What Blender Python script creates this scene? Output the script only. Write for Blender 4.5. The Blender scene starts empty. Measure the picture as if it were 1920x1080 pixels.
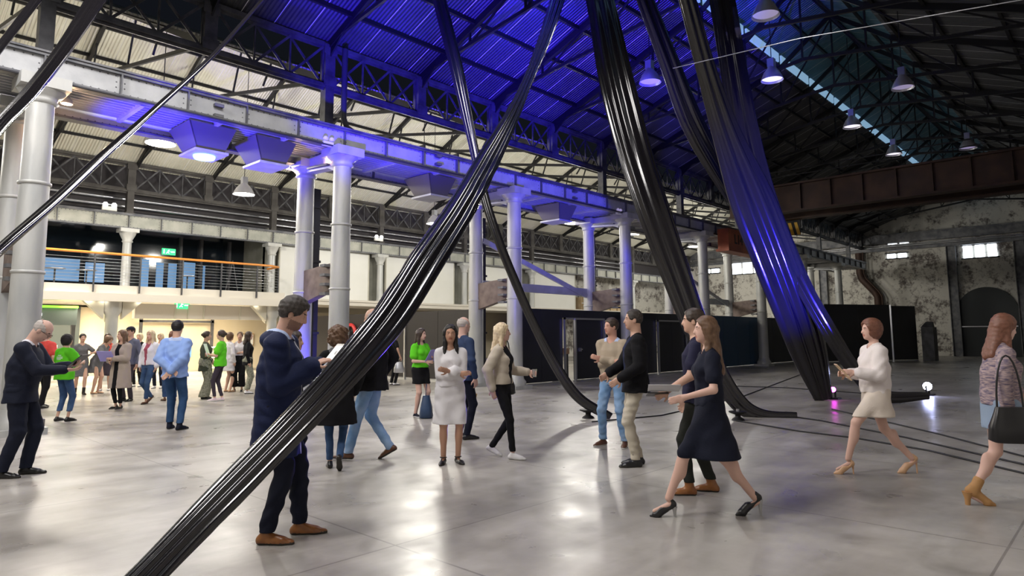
import bpy, math, random
import numpy as np
from mathutils import Vector, Matrix
random.seed(7)
SC = bpy.context.scene
COL = SC.collection
# ------------------------------------------------------------------ camera
F_PX = 1245.53
PPX, PPY = 960.0, 490.0
R3 = np.array([[0.68352972, -0.07750166, -0.72579654],
               [-0.72990709, -0.07907287, -0.67895737],
               [-0.00477049, 0.99385159, -0.11061767]])
CAM = np.array([0, 0, 1.55])
cam = bpy.data.cameras.new('camera'); camo = bpy.data.objects.new('camera', cam); COL.objects.link(camo)
cam.sensor_width = 36; cam.lens = F_PX / 1920 * 36; cam.shift_y = -(540 - PPY) / 1920
cam.clip_start = 0.05; cam.clip_end = 300
camo.matrix_world = Matrix.Translation(CAM) @ Matrix(R3.tolist()).to_4x4()
SC.camera = camo
SC.view_settings.view_transform = 'Standard'; SC.view_settings.look = 'None'
SC.view_settings.gamma = 1; SC.view_settings.use_curve_mapping = False
SC.view_settings.exposure = 0.0
def ray(x, y): return R3 @ np.array([x - PPX, -(y - PPY), -F_PX])
def on_floor(x, y, z=0.0):
    r = ray(x, y); return CAM + r * (z - CAM[2]) / r[2]
def on_y(x, y, Y): r = ray(x, y); return CAM + r * (Y / r[1])
def on_x(x, y, X): r = ray(x, y); return CAM + r * (X / r[0])
def on_depth(x, y, d): return CAM + ray(x, y) * (d / F_PX)
def depth_of(p): return float(-(R3.T @ (np.array(p, float) - CAM))[2])
# ------------------------------------------------------------------ world
W = bpy.data.worlds.new('world'); SC.world = W; W.use_nodes = True
W.node_tree.nodes['Background'].inputs[0].default_value = (0.35, 0.42, 0.6, 1)
W.node_tree.nodes['Background'].inputs[1].default_value = 0.015
def lamp(kind, loc, energy, color=(1, 1, 1), target=None, size=0.3, angle=120, blend=0.5, sy=None):
    l = bpy.data.lights.new('light', kind); l.energy = energy; l.color = color
    if kind in ('POINT', 'SPOT'): l.shadow_soft_size = size
    if kind == 'SPOT': l.spot_size = math.radians(angle); l.spot_blend = blend
    if kind == 'AREA':
        l.shape = 'RECTANGLE'; l.size = size; l.size_y = sy or size
    o = bpy.data.objects.new(kind.lower() + '_light', l); COL.objects.link(o); o.location = loc
    t = Vector(target) if target is not None else Vector(loc) - Vector((0, 0, 1))
    o.rotation_euler = (t - Vector(loc)).to_track_quat('-Z', 'Y').to_euler()
    return o
# blue show lights
BL = (.035, .012, 1.0)
lamp('SPOT', (6.0, 9.5, 3.2), 11000, BL, (11, 12.2, 9.8), .15, 72, .8)
lamp('SPOT', (11.5, 8.5, 3.0), 9500, BL, (15, 10.6, 10), .15, 72, .8)
lamp('SPOT', (3.2, 12.6, 2.8), 3600, BL, (5.6, 14.3, 6.0), .1, 60, .6)
lamp('SPOT', (9.5, 8.0, 2.6), 650, (.09, .06, 1), (16.5, 13.4, 4.4), .15, 50, .7)
lamp('SPOT', (12.6, 2.4, .5), 9000, (.04, .03, 1), (14.6, 6.0, 3.6), .1, 58, .7)
lamp('SPOT', (17.5, 3.2, .5), 7000, (.03, .10, 1), (14.2, 6.2, 5.0), .1, 40, .6)
lamp('SPOT', (7.4, 7.4, .3), 420, BL, tuple(on_depth(690, 640, 4.8)), .05, 30, .7)
lamp('SPOT', (7.9, 14.1, .5), 260, BL, (8.6, 15.2, 2.0), .05, 80, .7)
# high bays over the near part of the hall
for x, y, e in ((-5, 6.9, 1050), (1, 4.5, 1000), (4.5, 8.6, 720), (-1, 10.5, 1400), (8.5, 5.0, 350), (13, 9, 160)):
    lamp('SPOT', (x, y, 8.5), e, (1, .96, .93), None, .75, 165, .35)
# aisle lamps
for x, y in ((0, 20), (6, 18.2), (10.3, 23), (14.7, 18.2), (19, 23), (23.2, 18.2), (28, 20), (34.4, 18.2), (42, 20), (46, 24)):
    lamp('POINT', (x, y, 6.3), 520, (1, .96, .86), None, .3)
# lobby
for x in (0, 4, 8, 12): lamp('AREA', (x, 29.5, 2.75), 430, (1, .85, .62), None, 3.0, sy=2.5)
lamp('AREA', (5, 25.5, 7.5), 800, (1, .92, .8), (6, 22, 0), 2.0)
# ------------------------------------------------------------------ materials
def mat(name, c, rough=0.6, metal=0.0, c2=None, scale=3.0, bump=0.0, bscale=40.0, emit=None, es=0.0, spec=None,
        coat=0.0, detail=5.0, lo=0.35, hi=0.65, alpha=None, rr=None, stretch=None, trans=0.0, sheen=0.0):
    m = bpy.data.materials.new(name); m.use_nodes = True
    nt = m.node_tree; b = nt.nodes['Principled BSDF']; L = nt.links.new
    b.inputs['Base Color'].default_value = (*c, 1); b.inputs['Roughness'].default_value = rough
    b.inputs['Metallic'].default_value = metal
    if spec is not None: b.inputs['Specular IOR Level'].default_value = spec
    if coat: b.inputs['Coat Weight'].default_value = coat; b.inputs['Coat Roughness'].default_value = 0.05
    if emit: b.inputs['Emission Color'].default_value = (*emit, 1); b.inputs['Emission Strength'].default_value = es
    if trans: b.inputs['Transmission Weight'].default_value = trans
    if sheen: b.inputs['Sheen Weight'].default_value = sheen
    if c2 or bump or rr:
        tc = nt.nodes.new('ShaderNodeTexCoord'); src = tc.outputs['Object']
        if stretch:
            mp = nt.nodes.new('ShaderNodeMapping'); mp.inputs['Scale'].default_value = stretch
            L(src, mp.inputs[0]); src = mp.outputs[0]
    if c2 or rr:
        n = nt.nodes.new('ShaderNodeTexNoise'); n.inputs['Scale'].default_value = scale
        n.inputs['Detail'].default_value = detail; L(src, n.inputs['Vector'])
    if c2:
        r = nt.nodes.new('ShaderNodeValToRGB'); r.color_ramp.elements[0].position = lo; r.color_ramp.elements[1].position = hi
        r.color_ramp.elements[0].color = (*c, 1); r.color_ramp.elements[1].color = (*c2, 1)
        L(n.outputs[0], r.inputs[0]); L(r.outputs[0], b.inputs['Base Color'])
    if rr:
        q = nt.nodes.new('ShaderNodeMapRange'); q.inputs[1].default_value = 0.3; q.inputs[2].default_value = 0.7
        q.inputs[3].default_value = rr[0]; q.inputs[4].default_value = rr[1]
        L(n.outputs[0], q.inputs[0]); L(q.outputs[0], b.inputs['Roughness'])
    if bump:
        n2 = nt.nodes.new('ShaderNodeTexNoise'); n2.inputs['Scale'].default_value = bscale; n2.inputs['Detail'].default_value = 3
        L(src, n2.inputs['Vector'])
        bp = nt.nodes.new('ShaderNodeBump'); bp.inputs['Strength'].default_value = bump; bp.inputs['Distance'].default_value = 0.02
        L(n2.outputs[0], bp.inputs['Height']); L(bp.outputs[0], b.inputs['Normal'])
    return m
def corrugated(name, c, c2, axis, period=0.09, rough=0.5, metal=0.3, seam=0.8, trans=0.0):
    """sheet metal with waves running along the slope; axis = coordinate the waves alternate over"""
    m = mat(name, c, rough, metal, c2=c2, scale=0.7, lo=0.4, hi=0.7)
    nt = m.node_tree; L = nt.links.new; b = nt.nodes['Principled BSDF']
    tc = nt.nodes.new('ShaderNodeTexCoord'); sp = nt.nodes.new('ShaderNodeSeparateXYZ'); L(tc.outputs['Object'], sp.inputs[0])
    def M(op, a, v=None, w=None):
        n = nt.nodes.new('ShaderNodeMath'); n.operation = op
        for i, q in enumerate((a, v, w)):
            if q is None: continue
            if isinstance(q, (int, float)): n.inputs[i].default_value = q
            else: L(q, n.inputs[i])
        return n.outputs[0]
    x = sp.outputs[axis]
    wv = M('SINE', M('MULTIPLY', x, 2 * math.pi / period))
    sm = M('GREATER_THAN', M('FRACT', M('DIVIDE', x, seam)), 0.98)
    bp = nt.nodes.new('ShaderNodeBump'); bp.inputs['Strength'].default_value = 0.9; bp.inputs['Distance'].default_value = 0.018
    L(wv, bp.inputs['Height']); L(bp.outputs[0], b.inputs['Normal'])
    mx = nt.nodes.new('ShaderNodeMix'); mx.data_type = 'RGBA'
    src = b.inputs['Base Color'].links[0].from_socket
    L(sm, mx.inputs['Factor']); L(src, mx.inputs['A']); mx.inputs['B'].default_value = (0.85, 0.85, 0.85, 1)
    L(mx.outputs['Result'], b.inputs['Base Color'])
    return m
def emis(name, c, s, base=None):
    return mat(name, base or c, 0.5, emit=c, es=s)
# ------------------------------------------------------------------ mesh builder
class MB:
    def __init__(s): s.v = []; s.f = []; s.mi = []; s.sm = []
    def add(s, vs, fs, mi=0, smooth=False):
        b = len(s.v); s.v += [tuple(map(float, p)) for p in vs]; s.f += [tuple(i + b for i in f) for f in fs]
        s.mi += [mi] * len(fs); s.sm += [smooth] * len(fs); return s
    def box(s, x0, x1, y0, y1, z0, z1, mi=0):
        v = [(x, y, z) for z in (z0, z1) for y in (y0, y1) for x in (x0, x1)]
        return s.add(v, [(0, 2, 3, 1), (4, 5, 7, 6), (0, 1, 5, 4), (2, 6, 7, 3), (0, 4, 6, 2), (1, 3, 7, 5)], mi)
    def bar(s, p, q, w, h=None, up=(0, 0, 1), mi=0):
        p = Vector(p); q = Vector(q); h = h or w; d = (q - p).normalized(); u = Vector(up)
        a = d.cross(u)
        if a.length < 1e-4: a = d.cross(Vector((1, 0, 0)))
        a.normalize(); b = a.cross(d).normalized()
        v = [c + a * sx * w / 2 + b * sy * h / 2 for c in (p, q) for sx, sy in ((-1, -1), (1, -1), (1, 1), (-1, 1))]
        return s.add(v, [(0, 1, 2, 3), (7, 6, 5, 4), (0, 4, 5, 1), (1, 5, 6, 2), (2, 6, 7, 3), (3, 7, 4, 0)], mi)
    def tube(s, pts, r, n=10, cap=True, mi=0, smooth=True):
        pts = [Vector(p) for p in pts]; k = len(pts); rs = r if isinstance(r, (list, tuple)) else [r] * k
        vs = []; prev = None
        for i, p in enumerate(pts):
            d = (pts[min(i + 1, k - 1)] - pts[max(i - 1, 0)]).normalized()
            if prev is None:
                a = d.cross(Vector((0, 0, 1)));  a = a if a.length > 1e-3 else d.cross(Vector((1, 0, 0)))
            else: a = prev - d * prev.dot(d)
            a.normalize(); prev = a; b = d.cross(a)
            vs += [p + (a * math.cos(t) + b * math.sin(t)) * rs[i] for t in [2 * math.pi * j / n for j in range(n)]]
        fs = [(i * n + j, i * n + (j + 1) % n, (i + 1) * n + (j + 1) % n, (i + 1) * n + j) for i in range(k - 1) for j in range(n)]
        s.add(vs, fs, mi, smooth)
        if cap:
            s.add(vs[:n], [tuple(range(n))[::-1]], mi); s.add(vs[-n:], [tuple(range(n))], mi)
        return s
    def lathe(s, prof, c=(0, 0, 0), n=20, mi=0, smooth=True, cap=True):
        vs = [(c[0] + r * math.cos(2 * math.pi * j / n), c[1] + r * math.sin(2 * math.pi * j / n), c[2] + z) for r, z in prof for j in range(n)]
        fs = [(i * n + j, i * n + (j + 1) % n, (i + 1) * n + (j + 1) % n, (i + 1) * n + j) for i in range(len(prof) - 1) for j in range(n)]
        s.add(vs, fs, mi, smooth)
        if cap:
            s.add(vs[:n], [tuple(range(n))[::-1]], mi); s.add(vs[-n:], [tuple(range(n))], mi)
        return s
    def prism(s, poly, p0, ax, t, mi=0):
        """poly of 3D points extruded by vector ax*t"""
        a = Vector(ax) * t; v = [Vector(p) for p in poly]; n = len(v)
        return s.add(v + [p + a for p in v], [tuple(range(n))[::-1], tuple(range(n, 2 * n))] + [(i, (i + 1) % n, n + (i + 1) % n, n + i) for i in range(n)], mi)
    def build(s, name, mats, parent=None, recentre=True):
        me = bpy.data.meshes.new(name); v = np.array(s.v)
        lo = v.min(0); hi = v.max(0)
        c = np.array([(lo[0] + hi[0]) / 2, (lo[1] + hi[1]) / 2, lo[2]]) if recentre else np.zeros(3)
        me.from_pydata((v - c).tolist(), [], s.f)
        for m in (mats if isinstance(mats, (list, tuple)) else [mats]): me.materials.append(m)
        me.polygons.foreach_set('material_index', s.mi); me.polygons.foreach_set('use_smooth', s.sm)
        me.update(); o = bpy.data.objects.new(name, me); COL.objects.link(o)
        put(o, c, parent); return o
def wloc(o):
    p = Vector(o.location)
    while o.parent: o = o.parent; p = p + Vector(o.location)
    return p
def put(o, world, parent):
    o.location = Vector([float(q) for q in world]) - (wloc(parent) if parent else Vector((0, 0, 0)))
    if parent: o.parent = parent
def tag(o, label=None, cat=None, group=None, kind=None):
    if label: o['label'] = label
    if cat: o['category'] = cat
    if group: o['group'] = group
    if kind: o['kind'] = kind
    return o
def empty(name, loc, label=None, cat=None, group=None, rz=0):
    o = bpy.data.objects.new(name, None); COL.objects.link(o); o.location = [float(q) for q in loc]; o.rotation_euler = (0, 0, rz)
    o.empty_display_size = 0.2
    return tag(o, label, cat, group)
def struct(mb, name, m): return tag(mb.build(name, m), kind='structure')
def dup(o, loc=None, rz=None, label=None, parent=None):
    c = o.copy(); COL.objects.link(c); c.parent = parent
    for ch in list(o.children): dup(ch, parent=c)
    if loc is not None: c.location = loc
    if rz is not None: c.rotation_euler = (0, 0, rz)
    if label: c['label'] = label
    return c
def text_mesh(s, size, m, loc, xdir, up, parent, name='lettering', depth=0.004, bold=0.0):
    cu = bpy.data.curves.new(name, 'FONT'); cu.body = s; cu.size = size; cu.extrude = depth; cu.align_x = 'CENTER'; cu.align_y = 'CENTER'; cu.offset = bold
    t = bpy.data.objects.new(name, cu); COL.objects.link(t); dg = bpy.context.evaluated_depsgraph_get(); dg.update()
    me = bpy.data.meshes.new_from_object(t.evaluated_get(dg)); bpy.data.objects.remove(t)
    X = Vector(xdir).normalized(); Y = Vector(up).normalized(); Z = X.cross(Y)
    me.transform(Matrix((X, Y, Z)).transposed().to_4x4()); me.materials.clear(); me.materials.append(m)
    o = bpy.data.objects.new(name, me); COL.objects.link(o); put(o, loc, parent); return o
# ------------------------------------------------------------------ palette
M = dict(
 column=mat('column_paint', (.40, .41, .41), .45, .2, c2=(.55, .55, .53), scale=2.5, bump=.25, bscale=12, rr=(.35, .6), stretch=(1, 1, .3)),
 rusty_column=mat('column_worn', (.38, .34, .32), .5, .2, c2=(.50, .44, .40), scale=2, bump=.25, bscale=12),
 haunch=mat('haunch_steel', (.12, .085, .075), .55, .2, c2=(.2, .15, .13), scale=4),
 girder=mat('girder_paint', (.42, .43, .45), .5, .1, c2=(.55, .56, .57), scale=2.2, bump=.15, bscale=25),
 cream_girder=mat('mezzanine_girder_paint', (.34, .35, .31), .55, .1, c2=(.47, .47, .42), scale=2.2, bump=.15, bscale=25),
 flange=mat('flange_steel', (.10, .105, .12), .5, .4, c2=(.20, .20, .21), scale=3, bump=.2),
 steel=mat('dark_steel', (.045, .045, .05), .55, .3, c2=(.10, .10, .11), scale=3, bump=.15),
 black=mat('black_steel', (.012, .012, .014), .5, .3),
 lattice=mat('lattice_steel', (.055, .055, .06), .5, .3, c2=(.11, .11, .12), scale=4, bump=.2),
 rust=mat('rusty_crane_steel', (.030, .015, .012), .6, .3, c2=(.06, .03, .02), scale=1.5, bump=.2),
 orange=mat('crane_orange', (.42, .10, .04), .5, .1, c2=(.25, .06, .03), scale=2),
 hazard=mat('hazard_yellow', (.75, .42, .03), .5),
 cream=mat('cream_wall', (.62, .60, .52), .7, c2=(.54, .52, .45), scale=1.5),
 white=mat('white_panel', (.82, .82, .78), .6, c2=(.85, .85, .82), scale=1.2),
 warm=mat('lobby_wall', (.70, .60, .42), .6, c2=(.75, .66, .50), scale=1),
 plaster=mat('fascia_paint', (.66, .62, .55), .6),
 orange_rail=mat('timber_handrail', (.75, .28, .05), .35),
 fence=mat('partition_panel', (.012, .013, .02), .38, c2=(.018, .02, .03), scale=1, bump=.02, bscale=6),
 brown_panel=mat('brown_partition', (.022, .018, .017), .6),
 blue_lit_panel=mat('blue_lit_partition', (.012, .06, .13), .4),  # navy partition panel with blue light put into its base colour
 alu=mat('aluminium', (.55, .56, .6), .3, .9),
 glass=mat('dark_glazing', (.006, .01, .016), .08, 0, spec=.6),
 glow_win=emis('window_light', (.85, .93, 1.0), 4.5), glow_blue=emis('blue_daylight_pane', (.13, .28, .52), .5),
 downlight=emis('downlight_lens', (1, .9, .7), 12), lampglow=emis('lamp_lens', (1, .97, .85), 9),
 dim_lens=emis('dim_lamp_lens', (.6, .5, .9), .35, (.6, .6, .65)),
 shade=mat('lamp_spun_aluminium', (.5, .5, .55), .3, .6),
 exitgreen=emis('exit_sign_green', (.05, .75, .25), 1.4), exitwhite=emis('exit_sign_white', (1, 1, 1), 2.5),
 green_strip=emis('green_light_strip', (.25, .9, .05), 1.5),
 cable=mat('rubber_cable', (.01, .01, .012), .5), red=mat('red_paint', (.55, .03, .03), .4), paper=mat('paper', (.8, .8, .82), .6),
 wood=mat('pale_wood', (.5, .32, .16), .5, c2=(.4, .24, .1), scale=6), card=mat('cardboard', (.45, .32, .18), .8, c2=(.55, .42, .26), scale=3),
 gutter=mat('pipe_paint', (.05, .05, .06), .4, .3),
)
# floor: polished concrete with joints and stains
def floor_mat():
    m = mat('polished_concrete', (.27, .255, .24), .3, c2=(.56, .535, .50), scale=.5, detail=6, lo=.28, hi=.66)
    nt = m.node_tree; L = nt.links.new; b = nt.nodes['Principled BSDF']
    tc = nt.nodes.new('ShaderNodeTexCoord')
    def noise(s, d=6, dist=0, vec=None):
        n = nt.nodes.new('ShaderNodeTexNoise'); n.inputs['Scale'].default_value = s; n.inputs['Detail'].default_value = d
        n.inputs['Distortion'].default_value = dist; L(vec or tc.outputs['Object'], n.inputs['Vector']); return n.outputs[0]
    def ramp(src, a, c1, bb, c2):
        r = nt.nodes.new('ShaderNodeValToRGB'); r.color_ramp.elements[0].position = a; r.color_ramp.elements[1].position = bb
        r.color_ramp.elements[0].color = (*c1, 1); r.color_ramp.elements[1].color = (*c2, 1); L(src, r.inputs[0]); return r.outputs[0]
    def mul(a, b2, f=1.0):
        x = nt.nodes.new('ShaderNodeMix'); x.data_type = 'RGBA'; x.blend_type = 'MULTIPLY'; x.inputs['Factor'].default_value = f
        L(a, x.inputs['A']); L(b2, x.inputs['B']); return x.outputs['Result']
    base = b.inputs['Base Color'].links[0].from_socket
    mp = nt.nodes.new('ShaderNodeMapping'); mp.inputs['Rotation'].default_value = (0, 0, .5); mp.inputs['Scale'].default_value = (.35, 2.2, 1); L(tc.outputs['Object'], mp.inputs[0])
    c = mul(base, ramp(noise(1.1, 5, .4, mp.outputs[0]), .30, (.66, .64, .62), .68, (1, 1, 1)), .9)
    c = mul(c, ramp(noise(6, 5, .2), .25, (.7, .68, .66), .72, (1, 1, 1)), .5)
    c = mul(c, ramp(noise(1.3, 6, .8), .56, (1, 1, 1), .76, (.58, .56, .53)), .8)
    sp = nt.nodes.new('ShaderNodeSeparateXYZ'); L(tc.outputs['Object'], sp.inputs[0])
    def M2(op, a, v=None):
        n = nt.nodes.new('ShaderNodeMath'); n.operation = op
        for i, q in enumerate((a, v)):
            if q is None: continue
            if isinstance(q, (int, float)): n.inputs[i].default_value = q
            else: L(q, n.inputs[i])
        return n.outputs[0]
    def joint(out, per, off, w):
        fr = M2('FRACT', M2('DIVIDE', M2('ADD', out, off), per)); return M2('LESS_THAN', fr, w / per)
    j = M2('MAXIMUM', joint(sp.outputs[0], 2.975, 40.9, .018), joint(sp.outputs[1], 3.35, 40.0, .018))
    jn = nt.nodes.new('ShaderNodeMix'); jn.data_type = 'RGBA'; L(M2('MULTIPLY', j, .55), jn.inputs['Factor']); L(c, jn.inputs['A']); jn.inputs['B'].default_value = (.10, .09, .08, 1)
    L(jn.outputs['Result'], b.inputs['Base Color'])
    L(ramp(noise(2.0, 5, .3), .25, (.24, .24, .24), .75, (.44, .44, .44)), b.inputs['Roughness'])
    bp = nt.nodes.new('ShaderNodeBump'); bp.inputs['Strength'].default_value = .12; bp.inputs['Distance'].default_value = .01
    L(noise(9, 4), bp.inputs['Height']); L(bp.outputs[0], b.inputs['Normal'])
    b.inputs['Specular IOR Level'].default_value = .45
    return m
M['floor'] = floor_mat()
def brick_mat():
    m = mat('old_painted_brick', (.1, .08, .07), .85)
    nt = m.node_tree; L = nt.links.new; b = nt.nodes['Principled BSDF']
    tc = nt.nodes.new('ShaderNodeTexCoord'); mp = nt.nodes.new('ShaderNodeMapping'); mp.inputs['Rotation'].default_value = (math.pi / 2, 0, math.pi / 2); L(tc.outputs['Object'], mp.inputs[0])
    sw = nt.nodes.new('ShaderNodeSeparateXYZ'); cb = nt.nodes.new('ShaderNodeCombineXYZ'); L(tc.outputs['Object'], sw.inputs[0]); L(sw.outputs[1], cb.inputs[0]); L(sw.outputs[2], cb.inputs[1])
    br = nt.nodes.new('ShaderNodeTexBrick'); br.inputs['Scale'].default_value = 3.2; L(cb.outputs[0], br.inputs[0])
    br.inputs['Color1'].default_value = (.11, .095, .09, 1); br.inputs['Color2'].default_value = (.22, .19, .175, 1); br.inputs['Mortar'].default_value = (.07, .06, .055, 1)
    n = nt.nodes.new('ShaderNodeTexNoise'); n.inputs['Scale'].default_value = .9; n.inputs['Detail'].default_value = 14; n.inputs['Roughness'].default_value = .82; L(tc.outputs['Object'], n.inputs['Vector'])
    r = nt.nodes.new('ShaderNodeValToRGB'); r.color_ramp.elements[0].position = .43; r.color_ramp.elements[1].position = .51; L(n.outputs[0], r.inputs[0])
    mx = nt.nodes.new('ShaderNodeMix'); mx.data_type = 'RGBA'; L(r.outputs[0], mx.inputs['Factor']); L(br.outputs[0], mx.inputs['A']); mx.inputs['B'].default_value = (.64, .62, .57, 1)
    L(mx.outputs['Result'], b.inputs['Base Color'])
    bp = nt.nodes.new('ShaderNodeBump'); bp.inputs['Strength'].default_value = .5; L(br.outputs[1], bp.inputs['Height']); L(bp.outputs[0], b.inputs['Normal'])
    return m
M['brick'] = brick_mat()
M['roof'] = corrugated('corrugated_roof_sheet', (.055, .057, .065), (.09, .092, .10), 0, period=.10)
M['aisle_roof'] = corrugated('cream_corrugated_sheet', (.60, .58, .48), (.74, .72, .62), 0, period=.10, metal=.05)
M['teal'] = corrugated('translucent_lantern_sheet', (.06, .16, .20), (.10, .22, .27), 0, period=.12, metal=0)
M['plate'] = mat('platform_plate', (.35, .36, .38), .5, .2, c2=(.5, .5, .52), scale=1.4, stretch=(.6, 7, 1))

YF, YR, YL, YM = 13.4, 15.05, 14.5, 28.45   # front columns, rear columns, lattice wall, mezzanine line
X0, BAY, NB = 2.53, 5.95, 8
XE = 54.0
ORD = ['first', 'second', 'third', 'fourth', 'fifth', 'sixth', 'seventh', 'eighth', 'ninth', 'tenth', 'eleventh', 'twelfth', 'thirteenth', 'fourteenth', 'fifteenth', 'sixteenth', 'seventeenth', 'eighteenth', 'nineteenth']
def over(k):   # where a truss k half bays right of the first column stands
    n = k // 2
    return ('above the %s tall column' % ORD[min(n, 8)]) if k % 2 == 0 else ('midway between the %s and %s tall columns' % (ORD[min(n, 7)], ORD[min(n + 1, 8)]))
# ------------------------------------------------------------------ shell
struct(MB().box(-14, XE + .5, -6, 34, -.3, 0), 'floor', M['floor'])
def slab(p0, p1, x0, x1, t=.05):   # sheet between (y,z) p0 and p1, extruded over x
    (y0, z0), (y1, z1) = p0, p1
    return MB().add([(x0, y0, z0), (x1, y0, z0), (x1, y1, z1), (x0, y1, z1), (x0, y0, z0 + t), (x1, y0, z0 + t), (x1, y1, z1 + t), (x0, y1, z1 + t)],
                    [(0, 3, 2, 1), (4, 5, 6, 7), (0, 1, 5, 4), (1, 2, 6, 5), (2, 3, 7, 6), (3, 0, 4, 7)])
ZE, SL, YRG = 8.98, .385, 6.9
def zr(Y): return ZE + SL * (YL - Y) if Y >= YRG else ZE + SL * (Y + .7)
LA, LB = 8.7, 5.1
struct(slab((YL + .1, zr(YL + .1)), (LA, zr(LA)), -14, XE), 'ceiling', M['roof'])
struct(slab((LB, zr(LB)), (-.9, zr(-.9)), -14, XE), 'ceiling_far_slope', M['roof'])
zl = zr(LA) + .55
struct(slab((LA + .35, zl - .08), (YRG, zl + .85), -14, XE), 'ceiling_lantern', M['teal'])
struct(slab((YRG, zl + .85), (LB - .35, zl - .08), -14, XE), 'ceiling_lantern_far', M['teal'])
for yy, nm in ((LA, 'window_1'), (LB, 'window_2')):
    mb = MB()
    for k in range(-5, 18):
        xa = X0 + .2 + k * 2.975
        mb.box(xa + .12, xa + 2.85, yy - .03, yy + .03, zr(LA) + .10, zr(LA) + .42)
    struct(mb, nm, emis('lantern_glazing_' + nm[-1], (.35, .6, .85), .55))
struct(MB().box(-14, XE, -1.2, -.9, 0, 8.9), 'wall_south', M['brick'])
struct(MB().box(-14.3, -14, -6, 34, 0, 13), 'wall_west', M['cream'])
# end wall with windows and the arched door
mb = MB().box(XE, XE + .5, -1.2, 34, 0, 14)
struct(mb, 'wall_east', M['brick'])
AS = .47
def za(Y): return 8.4 + AS * (YM - Y) if Y > 21.8 else 8.4 + AS * (YM - 21.8) - AS * (21.8 - Y)
struct(slab((YL + .3, za(YL + .3)), (21.8, za(21.8)), -14, XE), 'ceiling_aisle_near', M['aisle_roof'])
struct(slab((21.8, za(21.8)), (YM + .3, za(YM + .3)), -14, XE), 'ceiling_aisle', M['aisle_roof'])
struct(MB().box(-14, XE, 33.6, 33.9, 0, 9), 'wall_north', M['warm'])
struct(MB().box(-14, XE, 29.6, 29.8, 6.5, 8.6), 'wall_north_upper', mat('dark_upper_wall', (.05, .045, .05), .8))
struct(MB().box(-14, XE, YM + .3, 33.8, 8.45, 8.6), 'ceiling_mezzanine', M['steel'])
struct(MB().box(34, XE, 30.5, 30.7, 0, 6.5), 'wall_north_east', M['brick'])
# ------------------------------------------------------------------ tall cast columns
def make_column(y, zc, name_lbl, m, wide=.235):
    t = empty('cast_iron_column', (0, y, 0), name_lbl, 'column', 'tall cast iron columns along the hall')
    mb = MB().box(-.36, .36, y - .36, y + .36, 0, .10).lathe([(.33, .10), (.33, .2), (.27, .28), (wide + .01, .40)], (0, y, 0), 24); mb.build('base', m, t)
    MB().lathe([(wide, .38), (wide - .005, 2.2), (wide - .03, zc - .42)], (0, y, 0), 28).build('shaft', m, t)
    for z in (2.6, 4.1): MB().lathe([(wide - .02, z), (wide + .008, z + .01), (wide + .008, z + .05), (wide - .02, z + .06)], (0, y, 0), 28, cap=False).build('band', m, t)
    mb = MB().lathe([(wide - .03, zc - .44), (wide + .03, zc - .40), (wide, zc - .36), (wide + .02, zc - .30), (wide + .10, zc - .24), (wide + .12, zc - .20)], (0, y, 0), 28)
    mb.box(-.36, .36, y - .36, y + .36, zc - .20, zc); mb.build('capital', m, t)
    return t
lbls = ['first silver cast iron column at the left edge of the hall', 'silver iron column behind the man in the navy parka', 'silver iron column lit violet behind the blonde woman',
        'fourth silver iron column, behind the man in black blazer', 'fifth silver iron column beside the black hanging drape', 'sixth silver iron column standing at the dark partition',
        'seventh silver iron column, behind the blue lit drape', 'eighth and farthest silver iron column near the brick end wall']
c0 = make_column(YF, 5.94, lbls[0], M['column'])
c0.location.x = X0
for k in range(1, NB): dup(c0, (X0 + k * BAY, YF, 0), label=lbls[k])
r0 = make_column(YR, 5.94, 'worn rear column at the left edge, paired behind the first', M['column']); r0.location.x = X0
rl = ['rear iron column with an orange glow beside the navy parka man', 'rear iron column paired behind the violet lit one', 'rear iron column paired behind the fourth', 'rear iron column half hidden by the black drape',
      'rear iron column paired behind the sixth', 'rear iron column paired behind the seventh', 'rear iron column paired behind the farthest']
for k in range(1, NB): dup(r0, (X0 + k * BAY, YR, 0), label=rl[k - 1])
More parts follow.
